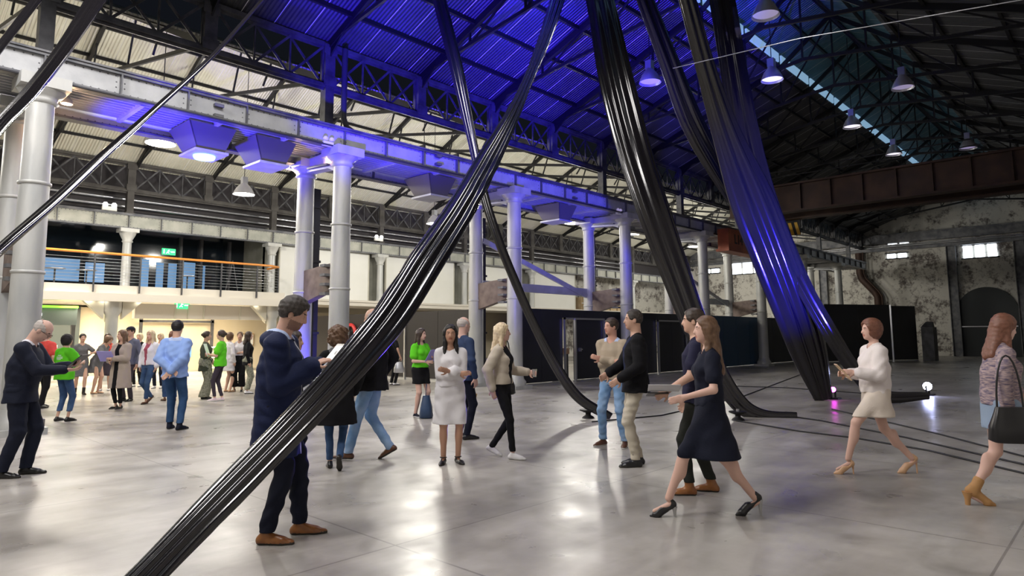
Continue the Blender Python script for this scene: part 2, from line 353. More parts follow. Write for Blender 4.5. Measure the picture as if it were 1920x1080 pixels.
# dark rainwater pipe beside each rear column + brackets between the pair
pipe0 = empty('downpipe', (X0 + .33, YR + .1, 0), 'dark square downpipe beside the leftmost rear column', 'pipe', 'dark downpipes beside rear columns')
MB().box(X0 + .23, X0 + .43, YR, YR + .2, .0, 5.3).build('pipe', M['gutter'], pipe0)
for z in (1.6, 3.4, 4.8): MB().box(X0 + .0, X0 + .46, YR - .03, YR + .23, z, z + .06).build('clamp', M['gutter'], pipe0)
for k in range(1, NB): dup(pipe0, (X0 + .33 + k * BAY, YR + .1, 0), label='dark square downpipe beside the %s rear column from the left' % ORD[k])
def arm_bracket(x):
    t = empty('column_bracket', (x, (YF + YR) / 2, 5.3), 'riveted steel bracket joining the tops of the %s column pair' % ORD[round((x - X0) / BAY)], 'bracket', 'brackets between column heads')
    poly = [(x - .12, YF + .2, 5.94), (x - .12, YR - .1, 5.94), (x - .12, YR - .1, 5.62), (x - .12, YF + .45, 5.55), (x - .12, YF + .2, 5.45)]
    MB().prism(poly, None, (1, 0, 0), .24).build('bracket_arm', M['girder'], t)
    MB().prism([(x - .2, YF + .36, 5.60), (x - .2, YR - .36, 5.66), (x - .2, YR - .36, 5.70), (x - .2, YF + .36, 5.64)], None, (1, 0, 0), .4).build('bracket_flange', M['flange'], t)
    # crane runway haunch lower down
    t2 = empty('haunch_beam', (x, (YF + YR) / 2, 2.5), 'short box haunch joining the %s column pair at half height' % ORD[round((x - X0) / BAY)], 'beam', 'haunches between column pairs')
    poly = [(x - .1, YR - .2, 2.35), (x - .1, YF + .2, 2.65), (x - .1, YF + .2, 3.25), (x - .1, YR - .2, 3.15)]
    MB().prism(poly, None, (1, 0, 0), .2).build('haunch_web', M['haunch'], t2)
    for s in range(4):
        MB().box(x - .26, x - .1, YF + .2 + s * .02, YF + .45, 2.5 + s * .22, 2.56 + s * .22).build('rib', M['flange'], t2)
    return t
for k in range(NB): arm_bracket(X0 + k * BAY)
# ------------------------------------------------------------------ riveted girders (one per bay)
def make_girder(y, z0, z1, m, name, side=-1, npan=5, fl=None, thick=.03, fw=.24, rs=.016):
    t = empty(name, (0, y, z0)); L_ = BAY
    MB().box(0, L_, y - thick / 2, y + thick / 2, z0, z1).build('web_plate', m, t)
    MB().box(0, L_, y - fw / 2, y + fw / 2, z1, z1 + .035).box(0, L_, y - .09, y + .09, z1 - .05, z1).build('top_flange', fl or M['flange'], t)
    MB().box(0, L_, y - fw / 2, y + fw / 2, z0 - .035, z0).box(0, L_, y + side * .05 - .01, y + side * .05 + .01, z0, z0 + .03).build('bottom_flange', fl or M['flange'], t)
    yf = y + side * thick / 2
    for i in range(npan):
        x = i * L_ / npan
        sf = MB().box(x - .013, x + .013, min(yf, yf + side * .09), max(yf, yf + side * .09), z0, z1 - .05).build('stiffener', fl or M['flange'], t)
        MB().box(x - .05, x + .05, min(yf, yf + side * .012), max(yf, yf + side * .012), z0, z1 - .05).build('cover_strip', m, sf)
    mb = MB()
    def rivet(x, z):
        q = yf + side * .014
        n = 6; vs = [(x + rs * math.cos(a), yf, z + rs * math.sin(a)) for a in [2 * math.pi * j / n for j in range(n)]]
        mb.add(vs + [(x, q, z)], [(j, (j + 1) % n, n) for j in range(n)], smooth=True)
    for i in range(int(L_ / .13)):
        rivet(.065 + i * .13, z1 - .075); rivet(.065 + i * .13, z0 + .045)
    for i in range(npan):
        for s in (-.07, .07):
            x = i * L_ / npan + s
            for j in range(1, int((z1 - z0 - .1) / .1)): rivet(x % L_, z0 + .05 + j * .1)
    tag(mb.build('rivet_rows', fl or M['flange'], t), kind='stuff')
    return t
g0 = make_girder(YF, 5.98, 6.42, M['girder'], 'crane_girder')
tag(g0, 'riveted grey crane girder, bay nearest the left edge of the photo', 'girder', 'riveted crane girder bays over front columns')
g0.location.x = X0 - BAY
gl = ['riveted grey crane girder bay between first and second columns', 'riveted grey girder bay between second and third columns', 'riveted grey girder bay right of the third column', 'riveted grey girder bay between fourth and fifth columns',
      'riveted grey girder bay right of the fifth column', 'riveted grey girder bay above the orange crane box', 'riveted grey girder bay left of the farthest column', 'farthest riveted grey girder bay, meeting the brick end wall']
for k in range(NB): dup(g0, (X0 + k * BAY, YF, 5.98), label=gl[k])
h0 = make_girder(YR, 5.84, 6.2, M['girder'], 'rear_girder', npan=3)
tag(h0, 'rear runway girder bay nearest the left edge', 'girder', 'rear runway girder bays'); h0.location.x = X0 - BAY
for k in range(NB): dup(h0, (X0 + k * BAY, YR, 5.84), label='rear runway girder bay starting at the %s column pair' % ORD[k])
# platform plates with ribs
p0 = empty('walkway_deck', (0, (YF + YR) / 2, 6.0), 'steel walkway deck between girders at far left', 'walkway', 'walkway decks between the girders')
MB().box(.05, BAY - .05, YF + .12, YR - .12, 6.02, 6.05).build('deck_plate', M['plate'], p0)
for i in range(4): MB().box(.1 + i * BAY / 4, .18 + i * BAY / 4, YF + .12, YR - .12, 5.93, 6.02).build('deck_rib', M['girder'], p0)
for i in range(1, 9): MB().box(.1, BAY - .1, YF + .12 + i * .157, YF + .15 + i * .157, 5.985, 6.02).build('deck_joist', M['plate'], p0)
p0.location.x = X0 - BAY
for k in range(NB): dup(p0, (X0 + k * BAY, (YF + YR) / 2, 6.0), label='steel walkway deck between girders starting at the %s column pair' % ORD[k])
# ------------------------------------------------------------------ lattice walls
def make_lattice(y, z0, z1, name, mc, mb_, long_post=None):
    t = empty(name, (0, y, z0)); L_ = BAY
    for z, nm in ((z0, 'bottom_chord'), (z1, 'top_chord')):
        MB().box(0, L_, y - .10, y + .10, z - .05, z + .05).box(0, L_, y - .015, y + .015, z - .11, z + .11).build(nm, mc, t)
    for i, x in enumerate((0, L_ / 2)):
        MB().box(x - .14, x + .14, y - .12, y + .12, z0, z1).box(x - .18, x + .18, y - .14, y - .12, z0, z0 + .25).box(x - .18, x + .18, y - .14, y - .12, z1 - .25, z1).build('panel_post', mc, t)
    n = 3; w = (L_ / 2 - .3) / n
    for h in range(2):
        for i in range(n):
            xa = h * L_ / 2 + .15 + i * w
            MB().bar((xa, y - .03, z0 + .06), (xa + w, y - .03, z1 - .06), .02, .06, up=(0, 0, 1)).build('diagonal_brace', mb_, t)
            MB().bar((xa, y + .03, z1 - .06), (xa + w, y + .03, z0 + .06), .02, .06, up=(0, 0, 1)).build('diagonal_brace', mb_, t)
    for h in range(2):
        for i in range(n + 1):
            MB().box(h * L_ / 2 + .15 + i * w - .02, h * L_ / 2 + .15 + i * w + .02, y - .02, y + .02, z0, z1).build('vertical_strut', mb_, t)
    if long_post: MB().box(-.12, .12, y - .12, y + .12, long_post, z0).box(-.17, .17, y - .15, y + .15, long_post, long_post + .04).build('long_post', mc, t)
    return t
XL = X0 + .2
l0 = make_lattice(YL, 7.82, 8.90, 'lattice_girder', M['lattice'], M['steel'], 6.06)
tag(l0, 'dark lattice girder bay above the crane girder at far left', 'truss', 'lattice girder bays above the crane girder'); l0.location.x = XL - BAY
for k in range(NB + 1): dup(l0, (XL + k * BAY, YL, 7.82), label='dark lattice girder bay standing on the crane girder right of the %s column' % ORD[k])
q0 = make_lattice(YM, 7.25, 8.35, 'wall_lattice', mat('far_lattice_steel', (.045, .04, .038), .6, .2, c2=(.08, .075, .07), scale=3), M['steel'], 6.35)
tag(q0, 'far lattice girder bay over the mezzanine at far left', 'truss', 'lattice girder bays over the mezzanine'); q0.location.x = X0 - BAY
for k in range(NB + 1): dup(q0, (X0 + k * BAY, YM, 7.25), label='far lattice girder bay over the mezzanine, %s one to the right' % ORD[k])
# ------------------------------------------------------------------ roof trusses of the main hall
def roof_truss():
    t = empty('roof_truss', (0, YL, 8.9))
    e = lambda Y, d=.1: (0, Y, zr(Y) - d)
    tie = lambda Y: (0, Y, 9.0 + .13 * (YL - Y) if Y > YRG else 9.0 + .13 * (Y + .7))
    MB().bar(e(YL), e(LA), .10, .2).build('rafter', M['black'], t); MB().bar(e(LB), e(-.7), .10, .2).build('rafter', M['black'], t)
    MB().bar(e(LA), (0, YRG, zl + .75), .08, .14).bar((0, YRG, zl + .75), e(LB), .08, .14).build('lantern_rafter', M['black'], t)
    MB().bar(tie(YL), tie(YRG + .001), .07, .1).bar(tie(YRG), tie(-.7), .07, .1).build('tie_beam', M['black'], t)
    ys = [YL, 12.4, 10.4, LA, YRG, LB, 3.4, 1.4, -.7]
    for i in range(1, len(ys) - 1):
        top = (0, YRG, zl + .7) if ys[i] == YRG else e(ys[i])
        MB().bar(tie(ys[i]), top, .05, .06).build('strut', M['black'], t)
    for a, b in ((12.4, 10.4), (10.4, LA), (LA, YRG), (LB, YRG), (3.4, LB), (1.4, 3.4)):
        MB().bar(tie(a) if abs(a - YRG) > abs(b - YRG) else tie(a), e(b, .1) if b != YRG else (0, YRG, zl + .6), .04, .05).build('web_member', M['black'], t)
    MB().prism([(-.02, YL, zr(YL) - .1), (-.02, YL - .9, zr(YL - .9) - .1), (-.02, YL, 8.5)], None, (1, 0, 0), .04).build('gusset', M['black'], t)
    return t
rt = roof_truss(); tag(rt, 'dark roof truss of the main hall, first at far left', 'truss', 'roof trusses of the main hall'); rt.location.x = XL - 2 * 2.975
for k in range(-1, 17): dup(rt, (XL + k * 2.975, YL, 8.9), label='dark steel roof truss of the main hall ' + (over(k) if k >= 0 else 'just left of the first tall column'))
pn = 0
for Y in (13.4, 12.2, 11.0, 9.8, 8.95, 4.85, 3.6, 2.0, .4):
    o = MB().box(-14, XE, Y - .04, Y + .04, zr(Y) - .11, zr(Y) - .01).build('roof_purlin', M['black']); pn += 1
    tag(o, 'long dark purlin under the main roof, %s up from the lattice wall' % ORD[pn - 1], 'beam', 'purlins of the main roof')
for j, Y in enumerate((YRG + .9, YRG, YRG - .9)):
    tag(MB().box(-14, XE, Y - .04, Y + .04, zl + .85 - abs(Y - YRG) * .47 - .12, zl + .85 - abs(Y - YRG) * .47 - .03).build('lantern_purlin', M['black']), ['purlin under the teal lantern roof, nearer the columns', 'ridge purlin at the top of the teal lantern roof', 'purlin under the teal lantern roof, far side'][j], 'beam')
# aisle rafters
a0 = empty('aisle_truss', (0, YM, 8.3), 'dark aisle roof truss at far left', 'truss', 'trusses of the aisle roof')
MB().bar((0, YM, za(YM) - .1), (0, 21.8, za(21.8) - .1), .09, .18).build('rafter', M['black'], a0)
MB().bar((0, 21.8, za(21.8) - .1), (0, YL + .4, za(YL + .4) - .1), .09, .18).build('rafter', M['black'], a0)
MB().bar((0, YM, 8.35), (0, 25.2, 9.15), .06, .1).bar((0, 25.2, 9.15), (0, 21.8, 9.4), .06, .1).bar((0, 21.8, 9.4), (0, YL, 8.0), .06, .1).build('tie_beam', M['black'], a0)
for ya in (26.6, 25.2, 23.6, 20, 18): MB().bar((0, ya, 9.4 - abs(ya - 21.8) * .16), (0, ya - .5, za(ya - .5) - .1), .045, .05).build('strut', M['black'], a0)
a0.location.x = XL - BAY
for k in range(0, 17): dup(a0, (XL + k * 2.975, YM, 8.3), label='dark aisle roof truss in line ' + over(k).replace('above', 'with'))
for j, Y in enumerate((27.4, 26.2, 25.0, 23.8, 22.6, 19, 17)):
    tag(MB().box(-14, XE, Y - .04, Y + .04, za(Y) - .10, za(Y) - .01).build('aisle_purlin', M['black']), 'dark purlin under the cream aisle roof, %s up from the mezzanine' % ORD[j], 'beam', 'purlins of the aisle roof')
# ------------------------------------------------------------------ mezzanine line
m0 = make_girder(YM, 5.78, 6.32, M['cream_girder'], 'mezzanine_girder', npan=5)
tag(m0, 'riveted cream girder over the mezzanine, bay at far left', 'girder', 'cream girder bays over the mezzanine'); m0.location.x = X0 - BAY
for k in range(NB): dup(m0, (X0 + k * BAY, YM, 5.78), label='riveted cream mezzanine girder bay, ' + ['above the balcony left of its column', 'above the right half of the balcony', 'above the first white panel', 'above the second white panel', 'above the third white panel', 'above the fourth white panel', 'above the cardboard boxes', 'farthest from the balcony'][k])
def small_column():
    t = empty('mezzanine_column', (0, YM, 3.2))
    MB().lathe([(.22, 3.2), (.22, 3.3), (.17, 3.4), (.155, 5.25)], (0, YM, 0), 20).build('shaft', M['column'], t)
    MB().lathe([(.16, 5.2), (.20, 5.24), (.17, 5.3), (.27, 5.5), (.30, 5.6)], (0, YM, 0), 20).box(-.33, .33, YM - .28, YM + .28, 5.6, 5.745).build('capital', M['column'], t)
    return t
s0 = small_column(); s0.location.x = X0; tag(s0, 'short mezzanine column hidden behind the first tall column', 'column', 'short columns carrying the cream girder')
sl = ['short pale column on the balcony behind the timber rail', 'short pale column at the end of the balcony', 'short pale column between first and second white panels', 'short pale column between second and third white panels',
      'short pale column right of third white panel', 'short pale column left of the cardboard boxes', 'farthest short pale column on the ledge']
for k in range(1, 8): dup(s0, (X0 + k * BAY, YM, 3.2), label=sl[k - 1])
# ledge and balcony
tag(MB().box(14.4, XE, YM - .5, 30.6, 3.02, 3.22).box(14.4, XE, YM - .55, YM - .45, 3.2, 3.3).build('mezzanine_ledge', M['plaster']), 'long pale ledge under the white panels', 'ledge')
mb = MB().box(-14, 14.6, 26.6, 33.6, 2.9, 3.1).box(-14, 14.7, 26.45, 26.7, 2.82, 3.1).box(-14, 14.3, 26.9, 33.6, 3.1, 3.42)
tag(mb.build('balcony_slab', M['plaster']), 'pale balcony slab above the bright lobby', 'balcony')
YB = 26.85
rail = empty('balcony_railing', (5, YB, 3.42), 'balcony railing with orange timber handrail and steel wires', 'railing')
MB().tube([(-10, YB, 4.55), (13.6, YB, 4.55), (14.1, YB + .3, 4.55), (14.15, YB + 1.4, 4.55)], .045, 10).build('handrail', M['orange_rail'], rail)
for i in range(16):
    x = -8 + i * 1.5
    if x < 14: MB().box(x - .02, x + .02, YB - .04, YB + .04, 3.15, 4.5).build('baluster', M['steel'], rail)
MB().box(14.1, 14.14, YB + .3, YB + .38, 3.15, 4.5).build('baluster', M['steel'], rail)
for i in range(8): MB().tube([(-10, YB, 3.55 + i * .115), (13.6, YB, 3.55 + i * .115), (14.1, YB + .3, 3.55 + i * .115)], .008, 5).build('wire', M['alu'], rail)
# white display panels
for i, (xa, xb) in enumerate(((15.0, 19.85), (21.0, 25.75), (26.95, 31.6), (32.9, 37.2))):
    t = empty('display_panel', ((xa + xb) / 2, YM + .35, 3.22), ['white display panel, first one right of the balcony', 'white display panel crossed by the long black drape', 'white display panel, third from the balcony', 'white display panel nearest the cardboard boxes'][i], 'panel', 'white panels on the mezzanine')
    MB().box(xa, xb, YM + .3, YM + .36, 3.3, 5.78).build('panel_face', M['white'], t)
    MB().box(xa - .06, xa, YM + .28, YM + .4, 3.22, 5.78).build('side_frame', M['cream'], t); MB().box(xb, xb + .06, YM + .28, YM + .4, 3.22, 5.78).build('side_frame', M['cream'], t)
struct(MB().box(14.4, 34, YM + .6, YM + .8, 3.2, 6.3).box(14.4, 14.6, YM + .4, 33.6, 3.2, 6.5), 'wall_mezzanine', mat('mezzanine_wall', (.17, .17, .145), .7, c2=(.24, .24, .21), scale=1.5))
# glazing of the mezzanine
gz = MB().box(-14, 14.4, 31.2, 31.3, 3.42, 6.3); struct(gz, 'window_3', M['glass'])
for i, (x0, x1, z0, z1) in enumerate(((4.9, 5.9, 3.7, 4.6), (6.3, 7.6, 3.8, 4.7), (7.8, 8.5, 3.8, 4.6), (9.9, 10.2, 3.5, 4.9), (10.5, 10.8, 3.5, 4.8), (11.0, 11.35, 3.5, 4.8), (11.6, 12.15, 3.5, 4.9), (12.5, 12.6, 3.5, 4.8))):
    tag(MB().box(x0, x1, 31.17, 31.2, z0, z1).build('window_pane', M['glow_blue']), ['wide blue pane behind balcony beside the first column', 'wide blue pane left of the balcony column', 'blue pane just left of the balcony column', 'narrow blue pane right of balcony column', 'narrow blue pane, middle of the three slim ones', 'narrow blue pane left of the exit sign', 'tall blue glass door pane under the exit sign', 'slim blue strip right of the glass door'][i], 'window')
for i, x in enumerate((1, 4.7, 9.3, 11.4, 12.3, 13.6)):
    tag(MB().box(x, x + .1, 31.0, 31.2, 3.42, 6.0).build('glazing_mullion', M['steel']), 'dark window mullion behind the balcony, %s from the left' % ORD[i], 'mullion', 'mullions behind the balcony')
def exit_sign(loc, label):
    t = empty('exit_sign', loc, label, 'sign'); x, y, z = loc
    sb = MB().box(x - .28, x + .28, y - .03, y + .03, z, z + .28).build('sign_body', M['exitgreen'], t)
    # running figure and doorway in white
    mb = MB().box(x - .22, x - .19, y - .036, y - .03, z + .05, z + .23)
    mb.bar((x - .02, y - .034, z + .20), (x - .05, y - .034, z + .12), .006, .035).bar((x - .05, y - .034, z + .12), (x - .11, y - .034, z + .06), .006, .02).bar((x - .05, y - .034, z + .12), (x + .01, y - .034, z + .07), .006, .02)
    mb.bar((x - .02, y - .034, z + .19), (x + .04, y - .034, z + .16), .006, .015).lathe([(.001, 0), (.02, .0), (.001, .02)], (x, y - .034, z + .215), 8)
    mb.box(x + .08, x + .24, y - .036, y - .03, z + .12, z + .16)
    mb.build('pictogram', M['exitwhite'], sb)
exit_sign(on_y(316, 478, 31.16), 'green exit sign hanging behind the balcony rail')
exit_sign(on_y(341, 579, 27.5), 'green exit sign under the balcony slab')
# storage boxes
bx = [(37.9, .8, 1.0), (38.8, .9, 1.5), (39.8, .7, .8), (40.5, .9, 1.6), (41.5, .8, 1.1), (42.4, 1.0, .7)]
for i, (x, w, h) in enumerate(bx):
    t = empty('cardboard_box', (x + w / 2, 29, 3.22), ['left cardboard box on the mezzanine ledge', 'tall cardboard box, second from left', 'low cardboard box between two tall ones', 'tallest cardboard box near the middle', 'medium cardboard box right of the tallest', 'low wide cardboard box at the right end'][i], 'box', 'cardboard boxes stored on the ledge')
    cb_ = MB().box(x, x + w - .06, 28.7, 29.3, 3.22, 3.22 + h).build('carton', M['card'], t)
    MB().box(x + .02, x + w - .08, 28.68, 28.7, 3.22 + h * .55, 3.22 + h * .62).build('tape', M['paper'], cb_)
# ------------------------------------------------------------------ end wall fittings
tag(MB().box(XE - .5, XE - .1, -.9, YM, 8.05, 8.65).box(XE - .55, XE - .05, -.9, YM, 8.6, 8.7).build('end_crane_girder', M['flange']), 'long dark girder running across the brick end wall', 'girder')
tag(MB().box(XE - .5, XE - .2, -.9, YM, 7.5, 7.72).build('end_pipe_tray', M['flange']), 'lower dark tray running across the end wall above windows', 'beam')
for j, z in enumerate((7.8, 7.92)):
    tag(MB().tube([(XE - .3, -.9, z), (XE - .3, YM, z)], .045, 8).build('service_pipe', M['alu']), ['lower thin pipe along the end wall girder', 'upper thin pipe along the end wall girder'][j], 'pipe', 'pipes along the end wall')
def end_window(y0, y1, z0, z1, n, lab, no):
    t = empty('window_%d' % no, (XE - .05, (y0 + y1) / 2, z0)); t['kind'] = 'structure'; w = (y1 - y0) / n
    for i in range(n): MB().box(XE - .06, XE - .02, y0 + i * w + .09, y0 + (i + 1) * w - .09, z0, z1).build('pane', M['glow_win'], t)
    MB().box(XE - .1, XE, y0 - .05, y1 + .05, z0 - .08, z0).box(XE - .1, XE, y0 - .05, y1 + .05, z1, z1 + .08).build('window_frame', M['black'], t)
end_window(11.6, 13.0, 6.98, 7.3, 2, 0, 4); end_window(6.3, 8.35, 6.62, 7.46, 3, 0, 5)
end_window(25.9, 27.6, 6.85, 7.2, 2, 0, 6); end_window(22.0, 24.9, 6.6, 7.5, 3, 0, 7)
end_window(11.4, 12.9, 7.98, 8.04, 2, 0, 8)
for j, y in enumerate((8.95, 5.2, 17.4, 20.9)):
    t = empty('wall_stanchion', (XE - .2, y, 0), ['dark steel stanchion left of the arched door', 'dark steel stanchion right of the arched door', 'dark stanchion on the end wall behind the white pillar', 'dark stanchion on the end wall behind the aisle'][j], 'column', 'stanchions against the end wall')
    MB().box(XE - .35, XE - .02, y - .28, y - .24, 0, 7.5).box(XE - .35, XE - .02, y + .24, y + .28, 0, 7.5).box(XE - .2, XE - .15, y - .25, y + .25, 0, 7.5).build('stanchion_web', M['flange'], t)
# arched door
poly = [(XE - .12, 9.0 - .15, 0), (XE - .12, 5.5, 0)] + [(XE - .12, 7.18 + 1.68 * math.cos(a), 2.95 + 1.65 * math.sin(a)) for a in [math.pi * i / 24 for i in range(25)]]
t = empty('door_1', (XE - .1, 7.2, 0)); t['kind'] = 'structure'
poly = [(XE - .12, 7.18 + 1.68, 0)] + [(XE - .12, 7.18 + 1.68 * math.cos(a), 2.95 + 1.65 * math.sin(a)) for a in [math.pi * i / 24 for i in range(25)]] + [(XE - .12, 5.5, 0)]
MB().prism(poly, None, (1, 0, 0), .1).build('door_leaf', mat('arched_door', (.03, .035, .04), .6), t)
MB().box(XE - .2, XE - .12, 5.6, 8.7, 1.95, 2.02).build('crossbar', M['alu'], t)
# bent rusty duct on the end wall
t = empty('rusty_duct', (XE - .4, 13.9, 0), 'rust brown duct bent halfway down the brick end wall', 'duct')
MB().tube([(XE - .4, 14.7, 7.5), (XE - .4, 14.7, 6.0), (XE - .4, 14.6, 5.6), (XE - .4, 13.8, 4.6), (XE - .4, 13.6, 4.2), (XE - .4, 13.6, 0)], .28, 10).build('duct_tube', M['rust'], t)
MB().tube([(XE - .75, 14.35, 7.5), (XE - .75, 14.35, 6.0), (XE - .75, 14.25, 5.6), (XE - .75, 13.45, 4.6), (XE - .75, 13.25, 4.2), (XE - .75, 13.25, 0)], .06, 8).build('side_pipe', M['rust'], t)
# crane bridge
t = empty('crane_bridge', (30.5, 6, 6.9), 'rusty overhead crane bridge spanning the dark hall', 'crane')
MB().box(29.6, 29.7, -.5, YF + .2, 6.98, 8.1).box(29.4, 29.9, -.5, YF + .2, 6.9, 6.98).box(29.4, 29.9, -.5, YF + .2, 8.1, 8.18).build('bridge_girder', M['rust'], t)
MB().box(31.6, 31.7, -.5, YF + .2, 6.98, 8.1).box(31.4, 31.9, -.5, YF + .2, 6.9, 6.98).build('rear_bridge_girder', M['rust'], t)
for i in range(11): MB().box(29.5, 29.6, .3 + i * 1.25, .36 + i * 1.25, 6.98, 8.1).build('stiffener', M['rust'], t)
MB().box(29.2, 29.24, 0, YF, 8.7, 8.74).box(29.2, 29.24, 0, YF, 8.45, 8.48).build('guard_rail', M['black'], t)
t = empty('crane_end_carriage', (29, YF - .45, 5.2), 'orange crane end box marked L14 below the girder', 'crane')
MB().box(27.3, 31.6, YF - .75, YF - .25, 5.25, 6.15).box(27.2, 31.7, YF - .8, YF - .2, 5.15, 5.25).build('carriage_box', M['orange'], t)
MB().box(29.5, 30.1, YF - .7, YF - .3, 6.15, 6.92).build('hanger_plate', M['rust'], t)
text_mesh('L14', .58, M['black'], (28.3, YF - .755, 5.7), (1, 0, 0), (0, 0, 1), t, bold=.012)
t = empty('hazard_sign', (32, 11.9, 6.3), 'yellow and black striped guard hanging under crane bridge', 'guard')
MB().box(31.86, 31.9, 11.2, 12.3, 6.2, 6.95).build('backing', M['black'], t)
for i in range(4): MB().prism([(31.84, 11.2 + i * .28, 6.2), (31.84, 11.34 + i * .28, 6.2), (31.84, 11.48 + i * .28, 6.8), (31.84, 11.34 + i * .28, 6.8)], None, (1, 0, 0), .02).build('yellow_stripe', M['hazard'], t)
# ------------------------------------------------------------------ partitions
def partition(x0, x1, y0, y1, z1, m, lab, name='partition_wall', n=4):
    t = empty(name, ((x0 + x1) / 2, (y0 + y1) / 2, 0), lab, 'partition')
    L_ = math.hypot(x1 - x0, y1 - y0); ux, uy = (x1 - x0) / L_, (y1 - y0) / L_; nx, ny = -uy, ux
    for i in range(n):
        a, b = L_ * i / n + .008, L_ * (i + 1) / n - .008
        MB().prism([(x0 + ux * a, y0 + uy * a, .08), (x0 + ux * b, y0 + uy * b, .08), (x0 + ux * b, y0 + uy * b, z1), (x0 + ux * a, y0 + uy * a, z1)], None, (nx, ny, 0), .04).build('panel', m, t)
    MB().prism([(x0, y0, 0), (x1, y1, 0), (x1, y1, .06), (x0, y0, .06)], None, (nx, ny, 0), .06).build('bottom_rail', M['alu'], t)
    return t
YP = 13.78
partition(15.0, 17.15, YP, YP, 2.38, M['fence'], 'dark navy partition left of the open doorway', n=2)
door_leaf = partition(17.72, 19.4, YP - .02, YP - .02, 2.1, M['fence'], 'black partition door leaf with a small handle', name='partition_door', n=1)
partition(19.45, 23.0, YP, YP, 2.38, M['fence'], 'navy partition behind the man in beige sweater', n=3)
partition(23.1, 27.4, YP, YP, 2.38, M['fence'], 'navy partition behind the man in navy tee', n=4)
partition(27.4, 33.0, YP, YP, 2.38, M['blue_lit_panel'], 'blue lit partition left of the sixth column', n=4)
partition(33.0, 38.5, YP, YP, 2.38, M['fence'], 'farthest navy partition ending near the blue drape', n=4)
partition(15.05, 15.05, 15.8, 19.3, 2.4, M['brown_panel'], 'brown return partition behind the woman in white dress', n=2)
partition(15.05, 15.05, 19.35, 25.4, 2.4, M['brown_panel'], 'brown return partition behind the hose reel', n=3)
tag(MB().box(14.95, 15.0, 19.29, 19.36, 0, 2.4).build('partition_post', M['alu']), 'slim aluminium post in the brown partition', 'post')
tag(MB().box(17.15, 23.1, YP, YP + .04, 2.12, 2.38).build('partition_header', M['fence']), 'dark header panel over the partition doors', 'panel')
for i, (x0, x1) in enumerate(((17.15, 19.45), (23.0, 25.3))):
    t = empty('door_frame', ((x0 + x1) / 2, YP - .05, 0), ['aluminium frame around the open partition doorway', 'aluminium door frame behind the man in black blazer'][i], 'frame')
    MB().box(x0, x0 + .06, YP - .1, YP - .04, 0, 2.12).build('jamb', M['alu'], t); MB().box(x1 - .05, x1, YP - .1, YP - .04, 0, 2.12).build('jamb', M['alu'], t)
    MB().box(x0, x1, YP - .1, YP - .04, 2.06, 2.12).build('head_rail', M['alu'], t)
MB_h = MB().box(17.68, 17.74, YP - .12, YP - .04, 0, 2.1); tag(MB_h.build('door_edge', M['alu']), 'aluminium edge post of the black partition door', 'post')
MB().box(17.95, 18.05, YP - .13, YP - .02, 1.05, 1.09).box(17.97, 17.99, YP - .13, YP - .02, 1.0, 1.12).build('door_handle', M['alu'], door_leaf)
tag(MB().box(17.2, 17.65, YP + .5, YP + .55, .0, 2.1).build('inner_wall', M['white']), 'pale surface seen through the open doorway', 'panel')
t = empty('side_table', (17.43, YP + .3, 0), 'small wooden table inside the open doorway', 'table')
MB().box(17.22, 17.64, YP + .12, YP + .45, .92, 1.12).build('table_top', M['wood'], t)
for x in (17.25, 17.6): MB().box(x - .02, x + .02, YP + .15, YP + .2, 0, .92).build('leg', M['steel'], t)
partition(37.9, 41.9, 12.3, 10.1, 3.15, M['fence'], 'tall black stage flat at the far right', name='black_flat', n=2)
partition(41.95, 43.6, 10.08, 9.2, 3.1, M['fence'], 'second tall black flat nearest the arched door', name='black_flat', n=1)
tag(MB().box(41.88, 41.95, 10.02, 10.1, 0, 3.15).build('flat_post', M['alu']), 'pale post between the two black flats', 'post')
t = empty('grey_pier', (43.6, 9.1, 0), 'low dark pier beside the black flats', 'pier')
MB().box(43.7, 44.6, 8.4, 9.0, 0, 1.9).prism([(43.7, 8.4, 1.9), (43.7, 9.0, 1.9), (44, 8.8, 2.2), (44, 8.5, 2.2)], None, (1, 0, 0), .4).build('pier_block', M['steel'], t)
# horizontal and diagonal braces between rear columns
for i, x in enumerate((X0 + 2 * BAY, X0 + 4 * BAY)):
    t = empty('column_brace', (x + BAY / 2, YR, 2.9), ['blue grey brace beams right of the third rear column', 'grey brace beams between fifth and sixth rear columns'][i], 'beam')
    MB().box(x + .2, x + BAY - .2, YR - .05, YR + .05, 3.0, 3.28).build('brace_beam', M['girder'], t)
    MB().bar((x + .25, YR - .06, 4.55), (x + BAY - .3, YR - .06, 3.0), .08, .16).build('diagonal_brace', M['girder'], t)
# pipe along the girder
t = empty('bent_pipe', tuple(on_y(640, 105, 14.15)), 'dark pipe bending off the tall post onto the girder', 'pipe')
MB().tube([(8.95, 14.15, 8.8), (8.95, 14.15, 7.0), (9.05, 14.15, 6.78), (9.3, 14.15, 6.68), (13.5, 14.15, 6.68)], .075, 10).build('pipe_run', M['gutter'], t)
for x in (9.8, 11.0, 12.2): MB().box(x - .03, x + .03, 13.45, 14.25, 6.45, 6.6).box(x - .03, x + .03, 14.05, 14.25, 6.45, 6.75).build('clamp', M['gutter'], t)
for j, (y, z) in enumerate(((29.2, 6.75), (29.2, 7.05), (29.2, 6.5))):
    tag(MB().tube([(-10, y, z), (45, y, z)], .06, 8).build('service_pipe', M['alu'] if j < 2 else M['gutter']), ['lower bright pipe above the mezzanine girder', 'upper bright pipe above the mezzanine girder', 'dark pipe just above the mezzanine girder'][j], 'pipe')
tag(MB().tube([(-10, YF - .14, 5.93), (45, YF - .14, 5.93)], .022, 6).build('conduit', M['gutter']), 'dark conduit along the lower edge of the crane girder', 'conduit')
